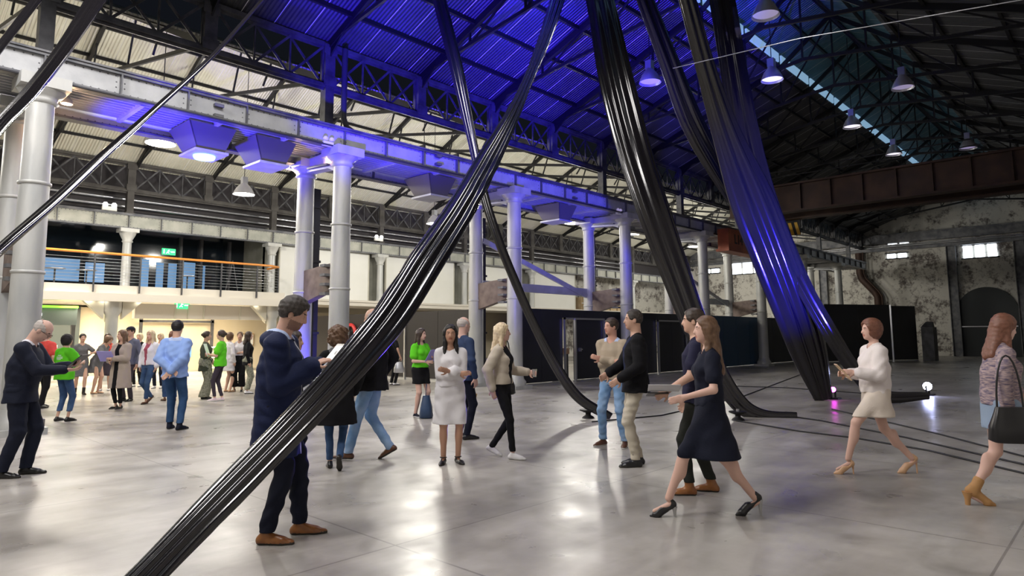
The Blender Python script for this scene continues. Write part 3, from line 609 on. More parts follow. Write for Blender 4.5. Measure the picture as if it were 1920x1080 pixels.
# ------------------------------------------------------------------ lamps
def high_bay(loc, label, lens, r=.27, top=None, group='high bay lamps of the main hall', h=1.0):
    x, y, z = [float(q) for q in loc]; t = empty('high_bay_lamp', (x, y, z), label, 'lamp', group)
    MB().lathe([(r, 0), (r * .96, .05), (r * .72, .22), (r * .38, .36), (r * .3, .40)], (x, y, z), 24, cap=False).lathe([(r * .94, .04), (r * .7, .2), (r * .36, .34)], (x, y, z), 24, cap=False).build('shade', M['shade'], t)
    MB().lathe([(.001, .06), (r * .9, .06)], (x, y, z), 24, cap=False).build('lens', lens, t.children[0] if t.children else t)
    MB().box(x - .09, x + .09, y - .09, y + .09, z + .38, z + .62).build('ballast_box', M['alu'], t)
    MB().tube([(x, y, z + .6), (x, y, top or z + h)], .012, 6).build('hanger', M['black'], t)
    return t
hb = [((18.06, 6.9, 8.6), 'white high bay lamp, brightest, right of the blue lit drape'), ((24.2, 6.6, 8.6), 'second high bay lamp in the dark part of the hall'), ((29.16, 6.5, 8.6), 'farthest white high bay lamp above the crane bridge'),
      ((15.4, 9.2, 8.4), 'violet high bay lamp between the first two hanging drapes'), ((14.2, 5.5, 8.6), 'large violet high bay lamp near the top right'), ((21.3, 4.4, 8.6), 'dim violet high bay lamp left of the dark corner'), ((30.2, 4.2, 8.6), 'dim high bay lamp far right below the lantern')]
for i, (l, lab) in enumerate(hb): high_bay(l, lab, M['dim_lens'] if i > 2 else emis('hall_lens_%d' % i, (.9, .85, 1), 1.1), r=.3, top=zr(l[1]) + .02)
for i, (x, y) in enumerate(((6, 18), (14.7, 18), (23.2, 18), (28, 18), (34.4, 18), (.5, 19.5), (10.3, 22.5), (19, 22.5))):
    high_bay((x, y, 6.5), ['lit aisle lamp left of the grey hopper', 'lit aisle lamp left of the long black drape', 'lit aisle lamp left of the fourth column', 'lit aisle lamp right of the fourth column', 'lit aisle lamp beside the fifth column', 'lit aisle lamp at far left', 'lit aisle lamp deeper in the aisle behind the second column', 'lit aisle lamp deeper in the aisle behind the third column'][i], M['lampglow'], r=.36, top=za(y) + .02, group='lit lamps hanging in the aisle')
# hoppers under the walkway
for i, (x, lab) in enumerate(((5.1, 'grey tapered light hopper under walkway with glowing disc'), (6.5, 'second grey tapered hopper under the walkway, no disc'), (11.4, 'grey hopper under the walkway left of the third column'), (17.0, 'grey hopper under the walkway left of the fourth column'))):
    t = empty('light_hopper', (x + .4, 14.2, 5.4), lab, 'duct', 'hoppers under the walkway')
    hop = mat('hopper_%d' % i, (.16, .15, .15), .5, .2)
    MB().prism([(x, 13.75, 5.95), (x, 14.85, 5.95), (x + .25, 14.65, 5.45), (x + .25, 13.95, 5.45)], None, (1, 0, 0), .03).build('side_plate', hop, t)
    MB().prism([(x + .95, 13.75, 5.95), (x + .95, 14.85, 5.95), (x + .8, 14.65, 5.45), (x + .8, 13.95, 5.45)], None, (1, 0, 0), .03).build('side_plate', hop, t)
    MB().add([(x, 13.75, 5.95), (x + .95, 13.75, 5.95), (x + .8, 13.95, 5.45), (x + .25, 13.95, 5.45), (x, 13.78, 5.95), (x + .95, 13.78, 5.95), (x + .8, 13.98, 5.45), (x + .25, 13.98, 5.45)], [(0, 1, 2, 3), (7, 6, 5, 4), (0, 4, 5, 1), (3, 2, 6, 7)]).build('front_plate', hop, t)
    MB().box(x + .2, x + .9, 13.9, 14.75, 5.40, 5.45).build('bottom_plate', M['girder'], t)
    if i == 0: MB().lathe([(.2, -.07), (.22, -.03), (.22, 0)], (x + .55, 14.3, 5.40), 24).build('glowing_disc', emis('blue_disc', (.35, .75, 1.0), 2.5), t)
# column head lamps
for i, (l, lab) in enumerate(((on_y(125, 195, 13.9), 'small bulkhead lamp beside the first column head'), (on_y(612, 295, 13.9), 'small bulkhead lamp left of the second column head'), (on_y(550, 318, 15.2), 'small bulkhead lamp by the rear column head'))):
    x, y, z = [float(q) for q in l]; t = empty('bulkhead_lamp', (x, y, z), lab, 'lamp', 'small lamps at column heads')
    MB().lathe([(.10, 0), (.09, .06), (.05, .12), (.04, .14)], (x, y, z), 16).build('lamp_shade', M['shade'], t)
    MB().lathe([(.001, -.02), (.085, -.005), (.085, 0)], (x, y, z), 16).build('lens', emis('pink_lens_%d' % i, (1, .75, .6), 5), t)
    MB().tube([(x, y, z + .13), (x, y, 5.98)], .02, 6).build('stem', M['alu'], t)
    lamp('POINT', (x, y - .05, z - .08), (18, 10, 25)[i], (1, .62, .35), None, .05)
# emergency twin lights on the girder
for i, (px, py, Y) in enumerate(((615, 266, 13.3), (1160, 397, 13.3))):
    x, y, z = [float(q) for q in on_y(px, py, Y)]; t = empty('emergency_light', (x, y, z - .1), ['white twin emergency light on girder above second column', 'white twin emergency light on girder by the fourth column'][i], 'lamp', 'twin emergency lights on the girder')
    MB().box(x - .13, x + .13, y - .04, y + .05, z - .1, z + .0).build('battery_box', M['white'], t)
    for s in (-.08, .08): MB().lathe([(.001, 0), (.055, .01), (.06, .05), (.03, .09)], (x + s, y - .03, z + .02), 12).build('lamp_head', M['dim_lens'], t)
for i, (px, py, Y) in enumerate(((205, 392, 28.3), (710, 450, 28.3))):
    x, y, z = [float(q) for q in on_y(px, py, Y)]; t = empty('emergency_light', (x, y, z), ['white twin emergency light on cream girder above balcony', 'white twin emergency light above second white panel'][i], 'lamp', 'twin emergency lights on the cream girder')
    MB().box(x - .25, x + .25, y - .04, y + .05, z - .05, z + .1).build('battery_box', M['white'], t)
    for s in (-.15, .15): MB().lathe([(.001, 0), (.09, .01), (.1, .08), (.05, .15)], (x + s, y - .03, z + .1), 12).build('lamp_head', emis('emerg_head_%d%d' % (i, s > 0), (1, 1, 1), 2), t)
# clamps on the girder face
for i, (px, py) in enumerate(((410, 207), (822, 300), (1078, 365))):
    x, y, z = [float(q) for q in on_y(px, py, 13.33)]; t = empty('conduit_clamp', (x, y, z - .15), 'small twin clamp on the girder face, %s from the left' % ORD[i], 'clamp', 'clamps on the girder face')
    for s in (-.12, .1): MB().box(x - .09, x + .09, y - .05, y + .06, z + s - .03, z + s + .03).build('clamp_jaw', M['flange'], t)
# ------------------------------------------------------------------ lobby under the balcony
struct(MB().box(-14, 8.0, 32.2, 32.3, 0, 2.82), 'wall_lobby_left', mat('lobby_dark_wall', (.08, .10, .10), .4))
struct(MB().box(8.0, 20, 32.4, 32.5, 0, 2.82), 'wall_lobby', M['warm'])
def pier(x, lab):
    t = empty('lobby_pier', (x, 27.0, 0), lab, 'column', 'piers under the balcony')
    MB().lathe([(.3, 0), (.3, .3), (.22, .4), (.2, 2.3), (.3, 2.5), (.3, 2.84)], (x, 27.2, 0), 20).build('shaft', M['column'], t)
    MB().prism([(x - .15, 27.5, 2.84), (x - .15, 29.0, 2.84), (x - .15, 27.5, 2.1)], None, (1, 0, 0), .3).prism([(x - .3, 27.1, 2.84), (x - .95, 27.1, 2.84), (x - .3, 27.1, 2.2)], None, (0, 1, 0), .25).prism([(x + .3, 27.1, 2.84), (x + .95, 27.1, 2.84), (x + .3, 27.1, 2.2)], None, (0, 1, 0), .25).build('haunch', M['cream'], t)
pier(7.75, 'stone pier with splayed haunches behind the woman in trench coat'); pier(13.9, 'pale pier under the end of the balcony'); pier(1.6, 'pier under the balcony beside the first column')
t = empty('lobby_beam', (11, 27.6, 2.3), 'pale deep beam under the balcony slab', 'beam')
MB().box(8.6, 13.7, 27.5, 27.8, 2.25, 2.82).build('beam_web', M['plaster'], t)
for x in (10.0, 10.5, 11.1, 12.6): MB().box(x, x + .06, 27.44, 27.5, 2.25, 2.82).build('beam_rib', M['cream'], t)
t = empty('lobby_door', (11.5, 31.9, 0), 'dark framed double glass door in the bright lobby', 'door')
MB().box(10.2, 10.32, 31.9, 32.0, 0, 2.5).box(13.3, 13.42, 31.9, 32.0, 0, 2.5).box(10.2, 13.42, 31.9, 32.0, 2.2, 2.3).build('door_frame', M['steel'], t)
MB().box(11.75, 11.85, 31.9, 32.0, 0, 2.2).build('door_stile', M['steel'], t)
for x0, x1 in ((10.5, 11.0), (11.1, 11.6), (12.0, 12.6)): MB().box(x0, x1, 32.3, 32.35, .6, 1.3).build('glass_pane', M['glow_blue'], t)
t = empty('notice_board', (14.3, 32.3, 1.1), 'framed pale notice board on the lobby wall', 'board')
MB().box(14.9, 15.6, 32.3, 32.38, 1.1, 1.7).build('board_frame', M['wood'], t); MB().box(14.95, 15.55, 32.28, 32.31, 1.15, 1.65).build('board_face', M['white'], t)
t = empty('reception_counter', (13.6, 30.5, 0), 'pale green reception counter behind woman in green tee', 'counter')
MB().box(12.6, 14.4, 30.2, 30.8, 0, 1.05).build('counter_body', mat('counter_green', (.45, .5, .35), .4), t); MB().box(12.5, 14.5, 30.1, 30.9, 1.05, 1.1).build('counter_top', M['white'], t)
for i in range(4): MB().box(12.6, 14.4, 30.17, 30.2, .15 + i * .23, .19 + i * .23).build('slat', M['white'], t)
t = empty('kiosk_front', (4.5, 28.5, 0), 'dark kiosk with glass front behind the red topped woman', 'kiosk')
MB().box(2.6, 7.0, 28.6, 28.8, 2.0, 2.7).build('kiosk_header', mat('kiosk_grey', (.16, .2, .21), .4), t)
for x in (2.6, 4.6, 6.85): MB().box(x, x + .12, 28.6, 28.75, 0, 2.0).build('kiosk_post', M['steel'], t)
MB().box(2.6, 6.9, 30.6, 30.7, .9, 1.25).box(2.8, 6.5, 30.6, 30.7, 1.5, 1.62).build('lit_shelf', emis('kiosk_shelf_light', (1, .85, .6), 1.6), t)
MB().box(3.0, 7.0, 28.5, 28.58, 2.62, 2.70).build('green_strip', M['green_strip'], t)
MB().box(5.2, 5.9, 28.56, 28.6, 2.32, 2.42).build('kiosk_sign', M['exitwhite'], t)
for i, (px, py) in enumerate(((150, 564), (161, 565), (184, 565), (251, 567), (364, 571), (470, 573), (520, 574))):
    y = 27.6; x = float(on_y(px, py, y)[0]); t = empty('downlight', (x, y, 2.80), 'round downlight under the balcony, %s from the left' % ORD[i], 'lamp', 'downlights under the balcony')
    tr = MB().lathe([(.09, 0), (.12, 0), (.12, .025), (.09, .025)], (x, y - .6, 2.875), 14, cap=False).build('trim_ring', M['white'], t); MB().lathe([(.001, 0), (.09, 0), (.09, .02)], (x, y - .6, 2.865), 14).build('downlight_lens', M['downlight'], tr)
# things on the balcony
for i, px in enumerate((350, 160, 100)):
    x, y, z = [float(q) for q in on_y(px, 545, 29.5)]
    t = empty('bistro_table', (x, y, 3.42), ['small round table on the balcony near the easel', 'small round table behind the balcony wires', 'round balcony table nearest the first column'][i], 'table', 'round tables on the balcony')
    MB().lathe([(.35, 4.12), (.35, 4.15)], (x, y, 0), 18).build('table_top', M['alu'], t); MB().lathe([(.2, 3.42), (.03, 3.46), (.03, 4.12)], (x, y, 0), 12).build('pedestal', M['steel'], t)
t = empty('easel', (12.6, 29, 3.42), 'thin folding easel stand on the balcony', 'easel')
for dx in (-.3, .3): MB().bar((12.9 + dx, 29, 3.42), (12.9, 29, 4.9), .03).build('leg', M['steel'], t)
MB().bar((12.9, 29.4, 3.42), (12.9, 29, 4.9), .03).build('leg', M['steel'], t)
# hose reel, box on floor
t = empty('hose_reel', (15.0, 22.7, 1.2), 'red fire hose reel on the brown partition', 'hose reel')
mb = MB(); mb.tube([(14.9, 22.7 + .33 * math.cos(a), 1.66 + .33 * math.sin(a)) for a in [2 * math.pi * i / 24 for i in range(25)]], .07, 8, cap=False); mb.build('reel_ring', M['red'], t)
MB().tube([(14.8, 22.7, 1.66), (15.02, 22.7, 1.66)], .1, 12).build('hub', M['steel'], t)
b = on_floor(53, 805); x, y = float(b[0]), float(b[1])
t = empty('bollard', (x, y, 0), 'grey post on a square weighted base behind the suited man', 'bollard')
MB().box(x - .19, x + .19, y - .19, y + .19, 0, .17).build('weighted_base', mat('base_grey', (.22, .2, .2), .6), t); MB().tube([(x, y, .17), (x, y, .95)], .03, 10).build('post', M['white'], t)
# ------------------------------------------------------------------ lights on the floor, cables, anchors
def floor_spot(px, py, col, s, lab, r=.10):
    x, y, z = [float(q) for q in on_floor(px, py)]; t = empty('floor_spotlight', (x, y, 0), lab, 'lamp')
    MB().box(x - .14, x + .14, y - .14, y + .14, 0, .03).box(x - .15, x - .13, y - .02, y + .02, .02, .24).box(x + .13, x + .15, y - .02, y + .02, .02, .24).build('yoke', M['black'], t)
    d = Vector((-x, -y, 1.6)).normalized(); c = Vector((x, y, .22)); MB().tube([c - d * .14, c + d * .1], [r * .8, r * 1.05], 14).build('spot_body', M['black'], t)
    MB().tube([c + d * .1, c + d * .115], r, 14).build('spot_lens', emis('spot_lens_' + lab[:6], col, s), t)
    return c, d
floor_spot(1740, 741, (.55, .6, 1), 90, 'bright white floor spotlight glaring at the far right')
floor_spot(1563, 748, (1, .05, .9), 25, 'magenta floor spotlight beside the woman in white', .06)
for i, (px, py) in enumerate(((1103, 784), (1384, 788), (1640, 757))):
    x, y, z = [float(q) for q in on_floor(px, py)]; t = empty('drape_anchor', (x, y, 0), ['black floor anchor left of the thin curved drape end', 'black floor anchor at the foot of the wide black drape', 'black floor anchor at the end of the farthest drape'][i], 'anchor', 'anchors holding the drapes')
    MB().lathe([(.12, 0), (.10, .03), (.05, .06), (.05, .10), (.16, .14), (.16, .16)], (x, y, 0), 18).build('anchor_body', M['black'], t)
    MB().tube([(x, y, .15), (x, y, .2)], .03, 8).build('knob', M['alu'], t)
def cable(pts, lab, r=.012):
    P = [Vector([float(q) for q in on_floor(*p)]) + Vector((0, 0, r)) for p in pts]; tag(MB().tube(P, r, 6).build('floor_cable', M['cable']), lab, 'cable')
cable([(1380, 790), (1500, 810), (1600, 822), (1740, 846), (1960, 899)], 'nearest of three black cables across the right floor')
cable([(1400, 770), (1540, 790), (1700, 822), (1960, 882)], 'middle of three black cables across the right floor')
cable([(1560, 768), (1640, 787), (1760, 815), (1960, 868)], 'farthest of three black cables across the right floor')
cable([(1110, 792), (1240, 780), (1390, 745), (1500, 703)], 'black cable running up to the blue drape')
cable([(1300, 722), (1480, 728), (1640, 740), (1745, 742)], 'black cable leading to the bright floor spotlight')
# thin wire across the roof
tag(MB().tube([tuple(float(v) for v in on_depth(1262, 128, 13)), tuple(float(v) for v in on_depth(1500, 72, 10)), tuple(float(v) for v in on_depth(1960, -8, 8))], .008, 5).build('catenary_wire', M['alu']), 'thin taut wire crossing under the dark roof', 'wire')
# ------------------------------------------------------------------ glossy black drapes
M['drape'] = mat('glossy_black_film', (.010, .009, .011), .16, 0, spec=.55, bump=.10, bscale=5, coat=.3, stretch=(1, 1, .5))
def drape(pts, lab, seed=0, pleats=5, flat=.32, name='hanging_drape', crumple=.10, n=64, extra=None):
    """pts: (px, py, depth, width_px) along the hanging film; built as a closed pleated tube in world space"""
    rnd = random.Random(seed)
    P = []; Wd = []
    for px, py, d, w in pts: P.append(on_depth(px, py, d)); Wd.append(w * d / F_PX)
    if extra:
        for q, w in extra: P.append(np.array(q)); Wd.append(w)
    P = np.array(P); Wd = np.array(Wd); P[:, 2] = np.maximum(P[:, 2], .03)
    s = np.r_[0, np.cumsum(np.linalg.norm(np.diff(P, axis=0), axis=1))]
    def cr(A, t):   # catmull rom through arc length
        out = []
        for u in t:
            i = min(max(np.searchsorted(s, u) - 1, 0), len(s) - 2); h = (u - s[i]) / (s[i + 1] - s[i])
            m0 = (A[i + 1] - A[max(i - 1, 0)]) / (s[i + 1] - s[max(i - 1, 0)]) * (s[i + 1] - s[i])
            m1 = (A[min(i + 2, len(s) - 1)] - A[i]) / (s[min(i + 2, len(s) - 1)] - s[i]) * (s[i + 1] - s[i])
            out.append((2 * h**3 - 3 * h**2 + 1) * A[i] + (h**3 - 2 * h**2 + h) * m0 + (-2 * h**3 + 3 * h**2) * A[i + 1] + (h**3 - h**2) * m1)
        return np.array(out)
    K = 150; t = np.linspace(0, s[-1], K); C = cr(P, t); Wv = np.maximum(cr(Wd, t), .02)
    T = np.gradient(C, axis=0); T /= np.linalg.norm(T, axis=1)[:, None]
    view = C - np.array([0.0, 0.0, 1.55]); base = np.cross(T, view[0] * 0 + np.array([.72, .69, 0.0])); base /= np.linalg.norm(base, axis=1)[:, None]
    nor = np.cross(T, base); nor /= np.linalg.norm(nor, axis=1)[:, None]
    th = np.linspace(0, 2 * np.pi, n, endpoint=False); V = []
    ph = [rnd.uniform(0, 6.28) for _ in range(6)]; fr = [pleats, pleats * 2 + 1, 3]
    for k in range(K):
        u = t[k]
        rr = 1 + .05 * np.sin(fr[0] * th + ph[0] + .12 * u) + .018 * np.sin(fr[1] * th + ph[1] - .15 * u) + .03 * np.sin(2 * th + ph[2] + .5 * u) + .018 * np.sin(17 * th + ph[3] + .2 * u) + .008 * np.sin(29 * th + ph[4] - .3 * u)
        rr = rr + crumple * .12 * np.sin(9 * u + 2 * np.sin(3 * th + ph[3])) * np.maximum(0, np.sin(1.3 * u + ph[4]) * np.cos(th + ph[5]))
        a = Wv[k] / 2 / 1.05; b_ = a * flat
        tw = .12 * math.sin(.5 * u + ph[2])
        cx = a * rr * np.cos(th); cy = b_ * rr * (1 + .22 * np.sin(fr[0] * np.cos(th) * 1.6 + ph[1] + .1 * u)) * np.sin(th)
        x = cx * math.cos(tw) - cy * math.sin(tw); y = cx * math.sin(tw) + cy * math.cos(tw)
        V.append(C[k] + np.outer(x, base[k]) + np.outer(y, nor[k]))
    V = np.concatenate(V); V[:, 2] = np.maximum(V[:, 2], .004)
    F = [(k * n + j, k * n + (j + 1) % n, (k + 1) * n + (j + 1) % n, (k + 1) * n + j) for k in range(K - 1) for j in range(n)]
    mb = MB().add(V.tolist(), F, 0, True); mb.add(V[:n].tolist(), [tuple(range(n))[::-1]]); mb.add(V[-n:].tolist(), [tuple(range(n))])
    return tag(mb.build(name, M['drape']), lab, 'drape')
def lin(p, q, ts, ws):   # straight in space between two (px, py, depth): depth follows 1/d
    return [(p[0] + (q[0] - p[0]) * t, p[1] + (q[1] - p[1]) * t, 1 / ((1 - t) / p[2] + t / q[2]), w) for t, w in zip(ts, ws)]
def path(pts, d0, d1):
    L_ = [0]
    for a, b in zip(pts, pts[1:]): L_.append(L_[-1] + math.hypot(b[0] - a[0], b[1] - a[1]))
    return [(p[0], p[1], 1 / ((1 - l / L_[-1]) / d0 + l / L_[-1] / d1), p[2]) for p, l in zip(pts, L_)]
A_ = [(150, 1215, 2.6, 90), (282, 1075, 3.0, 64), (412, 940, 3.45, 64), (542, 808, 3.9, 64), (648, 695, 4.4, 68), (736, 590, 5.05, 74), (800, 490, 5.8, 72), (865, 390, 6.8, 60), (915, 300, 8.0, 48), (958, 220, 9.1, 30), (990, 150, 10.3, 20), (1022, 70, 12, 24), (1048, -10, 14.2, 28), (1062, -60, 15.5, 28)]
drape(A_, 'long glossy black drape slanting across the photo in front of the navy parka man', 3, 7, .40, crumple=.4, n=120)
drape(path([(815, -60, 26), (825, 0, 27), (855, 120, 26), (885, 260, 18), (908, 365, 17), (935, 450, 17), (965, 525, 17), (1000, 605, 17), (1045, 690, 20), (1085, 745, 20), (1145, 783, 18)], 14.6, 12.3), 'thin black drape hanging in a curve to the floor left of the beige sweater man', 5, 3, .45)
drape(path([(1108, -60, 48), (1125, 0, 50), (1156, 150, 62), (1195, 300, 64), (1238, 430, 64), (1270, 520, 60), (1308, 620, 52), (1350, 705, 40), (1392, 762, 34), (1432, 786, 24), (1495, 786, 16)], 14.8, 12.3), 'wide black drape ending on the floor right of the navy tee man', 8, 6, .3)
drape(path([(1190, -60, 32), (1210, 0, 34), (1252, 110, 38), (1298, 230, 44), (1360, 340, 40), (1432, 450, 32), (1484, 560, 30), (1535, 745, 26)], 15.3, 15.9), 'dark drape running behind the blue lit one', 11, 4, .3)
drape(path([(1272, -60, 34), (1289, 0, 36), (1324, 130, 42), (1362, 250, 58), (1408, 370, 84), (1448, 470, 84), (1490, 580, 78), (1520, 670, 64), (1545, 751, 34)], 13.4, 15.5), 'wide drape lit bright blue, reaching the floor by the woman in white', 14, 6, .3)
drape(path([(1342, -60, 48), (1355, 0, 50), (1380, 150, 50), (1402, 270, 54), (1432, 380, 56), (1475, 470, 42), (1512, 545, 34), (1550, 612, 34), (1600, 690, 30), (1650, 740, 26), (1742, 742, 14)], 15.2, 14.6), 'black drape crossing the blue lit one toward the bright spotlight', 17, 5, .32)
drape([(-90, 350, 4.7, 50), (0, 235, 5.6, 46), (60, 170, 6.2, 46), (120, 92, 7.1, 46), (180, 0, 8.6, 50), (225, -70, 10, 50)], 'glossy black drape at the upper left corner', 21, 4, .4, crumple=.02)
drape([(-60, 165, 6.5, 22), (0, 88, 7.4, 24), (75, -8, 9, 26), (110, -50, 10, 26)], 'second black drape in the extreme upper left corner', 24, 3, .4, crumple=.02)
drape([(-70, 540, 4.2, 30), (0, 468, 4.8, 28), (100, 380, 5.7, 24), (190, 295, 6.7, 20), (290, 205, 8, 13), (400, 103, 9.6, 10), (492, 0, 11.5, 8), (540, -55, 12.8, 8)], 'thin taut black drape crossing the upper left', 27, 3, .6, crumple=.0)
# ================================================================== people (signed-distance bodies, surface nets)
class Grid:
    def __init__(s, lo, hi, h):
        s.h = h; s.lo = np.array(lo, float) - 2 * h; n = np.ceil((np.array(hi) + 2 * h - s.lo) / h).astype(int) + 1
        s.n = n; s.d = np.full(n, 1.0, np.float32)
        s.ax = [s.lo[i] + np.arange(n[i]) * h for i in range(3)]
    def block(s, lo, hi):
        a = np.maximum(np.floor((np.array(lo) - s.lo) / s.h).astype(int), 0); b = np.minimum(np.ceil((np.array(hi) - s.lo) / s.h).astype(int) + 1, s.n)
        if (b <= a).any(): return None, None
        sl = tuple(slice(a[i], b[i]) for i in range(3))
        P = np.stack(np.meshgrid(*[s.ax[i][sl[i]] for i in range(3)], indexing='ij'), -1).astype(np.float32)
        return sl, P
    def add(s, prim, k=0.02):
        lo, hi, fn = prim; m = k + 3 * s.h; sl, P = s.block(np.array(lo) - m, np.array(hi) + m)
        if sl is None: return
        b = fn(P); a = s.d[sl]
        if k > 0:
            h_ = np.maximum(k - np.abs(a - b), 0) / k; s.d[sl] = np.minimum(a, b) - h_ * h_ * k * .25
        else: s.d[sl] = np.minimum(a, b)
    def cut(s, prim, k=0.0):
        lo, hi, fn = prim; m = k + 3 * s.h; sl, P = s.block(np.array(lo) - m, np.array(hi) + m)
        if sl is None: return
        b = -fn(P); a = s.d[sl]
        if k > 0:
            h_ = np.maximum(k - np.abs(a - b), 0) / k; s.d[sl] = np.maximum(a, b) + h_ * h_ * k * .25
        else: s.d[sl] = np.maximum(a, b)
    def ripple(s, amp, seed=0, fx=(55, 38, 70)):
        r = np.random.RandomState(seed); x, y, z = np.meshgrid(*s.ax, indexing='ij', sparse=True)
        w = 0
        for i in range(4):
            f = r.uniform(-1, 1, 3) * fx[i % 3]; w = w + np.sin(f[0] * x + f[1] * y + f[2] * z + r.uniform(0, 6) + 1.5 * np.sin(13 * z + 9 * x * (i - 1)))
        s.d += (amp * w / 2.2).astype(np.float32)
    def mesh(s):
        d = s.d; n = s.n; ins = d < 0
        if not ins.any(): return np.zeros((0, 3)), np.zeros((0, 4), int)
        c = [ins[a:n[0] - 1 + a, b:n[1] - 1 + b, e:n[2] - 1 + e] for a in (0, 1) for b in (0, 1) for e in (0, 1)]
        al = np.logical_and.reduce(c); an = np.logical_or.reduce(c); act = an & ~al
        I = np.argwhere(act); idx = np.full(act.shape, -1, int); idx[act] = np.arange(len(I))
        S = np.zeros((len(I), 3)); W_ = np.zeros(len(I)); off = [(a, b, e) for a in (0, 1) for b in (0, 1) for e in (0, 1)]
        val = {o: d[I[:, 0] + o[0], I[:, 1] + o[1], I[:, 2] + o[2]].astype(float) for o in off}
        for o in off:
            for ax in range(3):
                if o[ax]: continue
                q = list(o); q[ax] = 1; q = tuple(q); a, b = val[o], val[q]; m = (a < 0) != (b < 0)
                t = np.where(m, a / np.where(m, a - b, 1), 0); p = np.repeat(np.array([o], float), len(I), 0); p[:, ax] = t
                S[m] += p[m]; W_ += m
        V = s.lo + (I + S / W_[:, None]) * s.h; Fs = []
        for ax in range(3):
            u, v = (ax + 1) % 3, (ax + 2) % 3
            A = [slice(0, None)] * 3; A[ax] = slice(0, n[ax] - 1); B = list(A); B[ax] = slice(1, n[ax])
            ch = ins[tuple(A)] != ins[tuple(B)]; E = np.argwhere(ch); E = E[(E[:, u] > 0) & (E[:, v] > 0) & (E[:, u] < n[u] - 1) & (E[:, v] < n[v] - 1)]
            o = ins[E[:, 0], E[:, 1], E[:, 2]]
            def id_(du, dv): q = E.copy(); q[:, u] -= du; q[:, v] -= dv; return idx[q[:, 0], q[:, 1], q[:, 2]]
            f = np.stack([id_(1, 1), id_(0, 1), id_(0, 0), id_(1, 0)], 1); f[~o] = f[~o][:, ::-1]; Fs.append(f)
        return V, np.concatenate(Fs)
def cone(a, b, ra, rb):
    a = np.array(a, np.float32); b = np.array(b, np.float32); r = max(ra, rb); ab = b - a; L2 = float(ab @ ab) + 1e-9
    def fn(P): t = np.clip(((P - a) @ ab) / L2, 0, 1); return np.sqrt(((P - a - t[..., None] * ab)**2).sum(-1)) - (ra + (rb - ra) * t)
    return np.minimum(a, b) - r, np.maximum(a, b) + r, fn
def ell(c, r, M_=None):
    c = np.array(c, np.float32); r = np.array(r, np.float32); R = r.max(); Mi = None if M_ is None else np.array(M_, np.float32)
    def fn(P):
        q = P - c
        if Mi is not None: q = q @ Mi          # columns of Mi are the local axes
        k = np.sqrt(((q / r)**2).sum(-1)); return (k - 1) * r.min() * np.where(k < 1, 1, .9)
    return c - R, c + R, fn
def loft(org, U, A, B, rows, pw=2.2):
    """rows: (t, a, b, ca, cb) along U from org, half sizes a along A and b along B"""
    org, U, A, B = [np.array(q, np.float32) for q in (org, U, A, B)]; rows = sorted(rows); T = np.array(rows, np.float32)
    pts = [org + U * r[0] + A * (r[3] + sa * r[1]) + B * (r[4] + sb * r[2]) for r in rows for sa in (-1, 1) for sb in (-1, 1)]
    def fn(P):
        q = P - org; t = q @ U; x = q @ A; y = q @ B; tc = np.clip(t, T[0, 0], T[-1, 0])
        a, b, ca, cb = [np.interp(tc, T[:, 0], T[:, i]).astype(np.float32) for i in (1, 2, 3, 4)]
        k = ((np.abs(x - ca) / a)**pw + (np.abs(y - cb) / b)**pw)**(1 / pw); d = (k - 1) * np.minimum(a, b)
        return np.maximum(d, np.maximum(T[0, 0] - t, t - T[-1, 0]))
    return np.min(pts, 0), np.max(pts, 0), fn
def halfz(z, above=True, big=3):
    return np.array([-big] * 3), np.array([big] * 3), (lambda P: (z - P[..., 2]) if above else (P[..., 2] - z))
def unit(v): v = np.array(v, float); return v / (np.linalg.norm(v) + 1e-9)
def ik(a, c, l1, l2, hint):
    a = np.array(a, float); c = np.array(c, float); d = c - a; L_ = np.linalg.norm(d); mx = (l1 + l2) * .999
    if L_ > mx: c = a + d / L_ * mx; d = c - a; L_ = mx
    u = d / L_; x = (l1 * l1 - l2 * l2 + L_ * L_) / (2 * L_); y = math.sqrt(max(l1 * l1 - x * x, 0)); h = np.array(hint, float); h = h - u * (h @ u); h = unit(h)
    return a + u * x + h * y, c
def rotz(a): c, s = math.cos(a), math.sin(a); return np.array([[c, -s, 0], [s, c, 0], [0, 0, 1.]])
def roty(a): c, s = math.cos(a), math.sin(a); return np.array([[c, 0, s], [0, 1, 0], [-s, 0, c]])
def rotx(a): c, s = math.cos(a), math.sin(a); return np.array([[1, 0, 0], [0, c, -s], [0, s, c]])
SKIN = {}
def hcode(t): return sum(ord(ch) * (i + 1) for i, ch in enumerate(t))
def skin_mats(key, c):
    if key not in SKIN:
        SKIN[key] = [mat('skin_' + key, c, .5, spec=.35, bump=.03, bscale=60), mat('lips_' + key, (c[0] * .75, c[1] * .45, c[2] * .42), .45), mat('brows_' + key, (.05, .03, .02), .8), mat('stubble_' + key, (c[0] * .45, c[1] * .42, c[2] * .42), .7)]
    return SKIN[key]
CLOTH = {}
def cloth(c, rough=.8, c2=None, scale=8, **k):
    key = (tuple(c), rough, tuple(c2 or ()), scale, str(k))
    if key not in CLOTH: CLOTH[key] = mat('cloth_%02d' % len(CLOTH), c, rough, c2=c2, scale=scale, bump=.12, bscale=70, spec=.2, **k)
    return CLOTH[key]
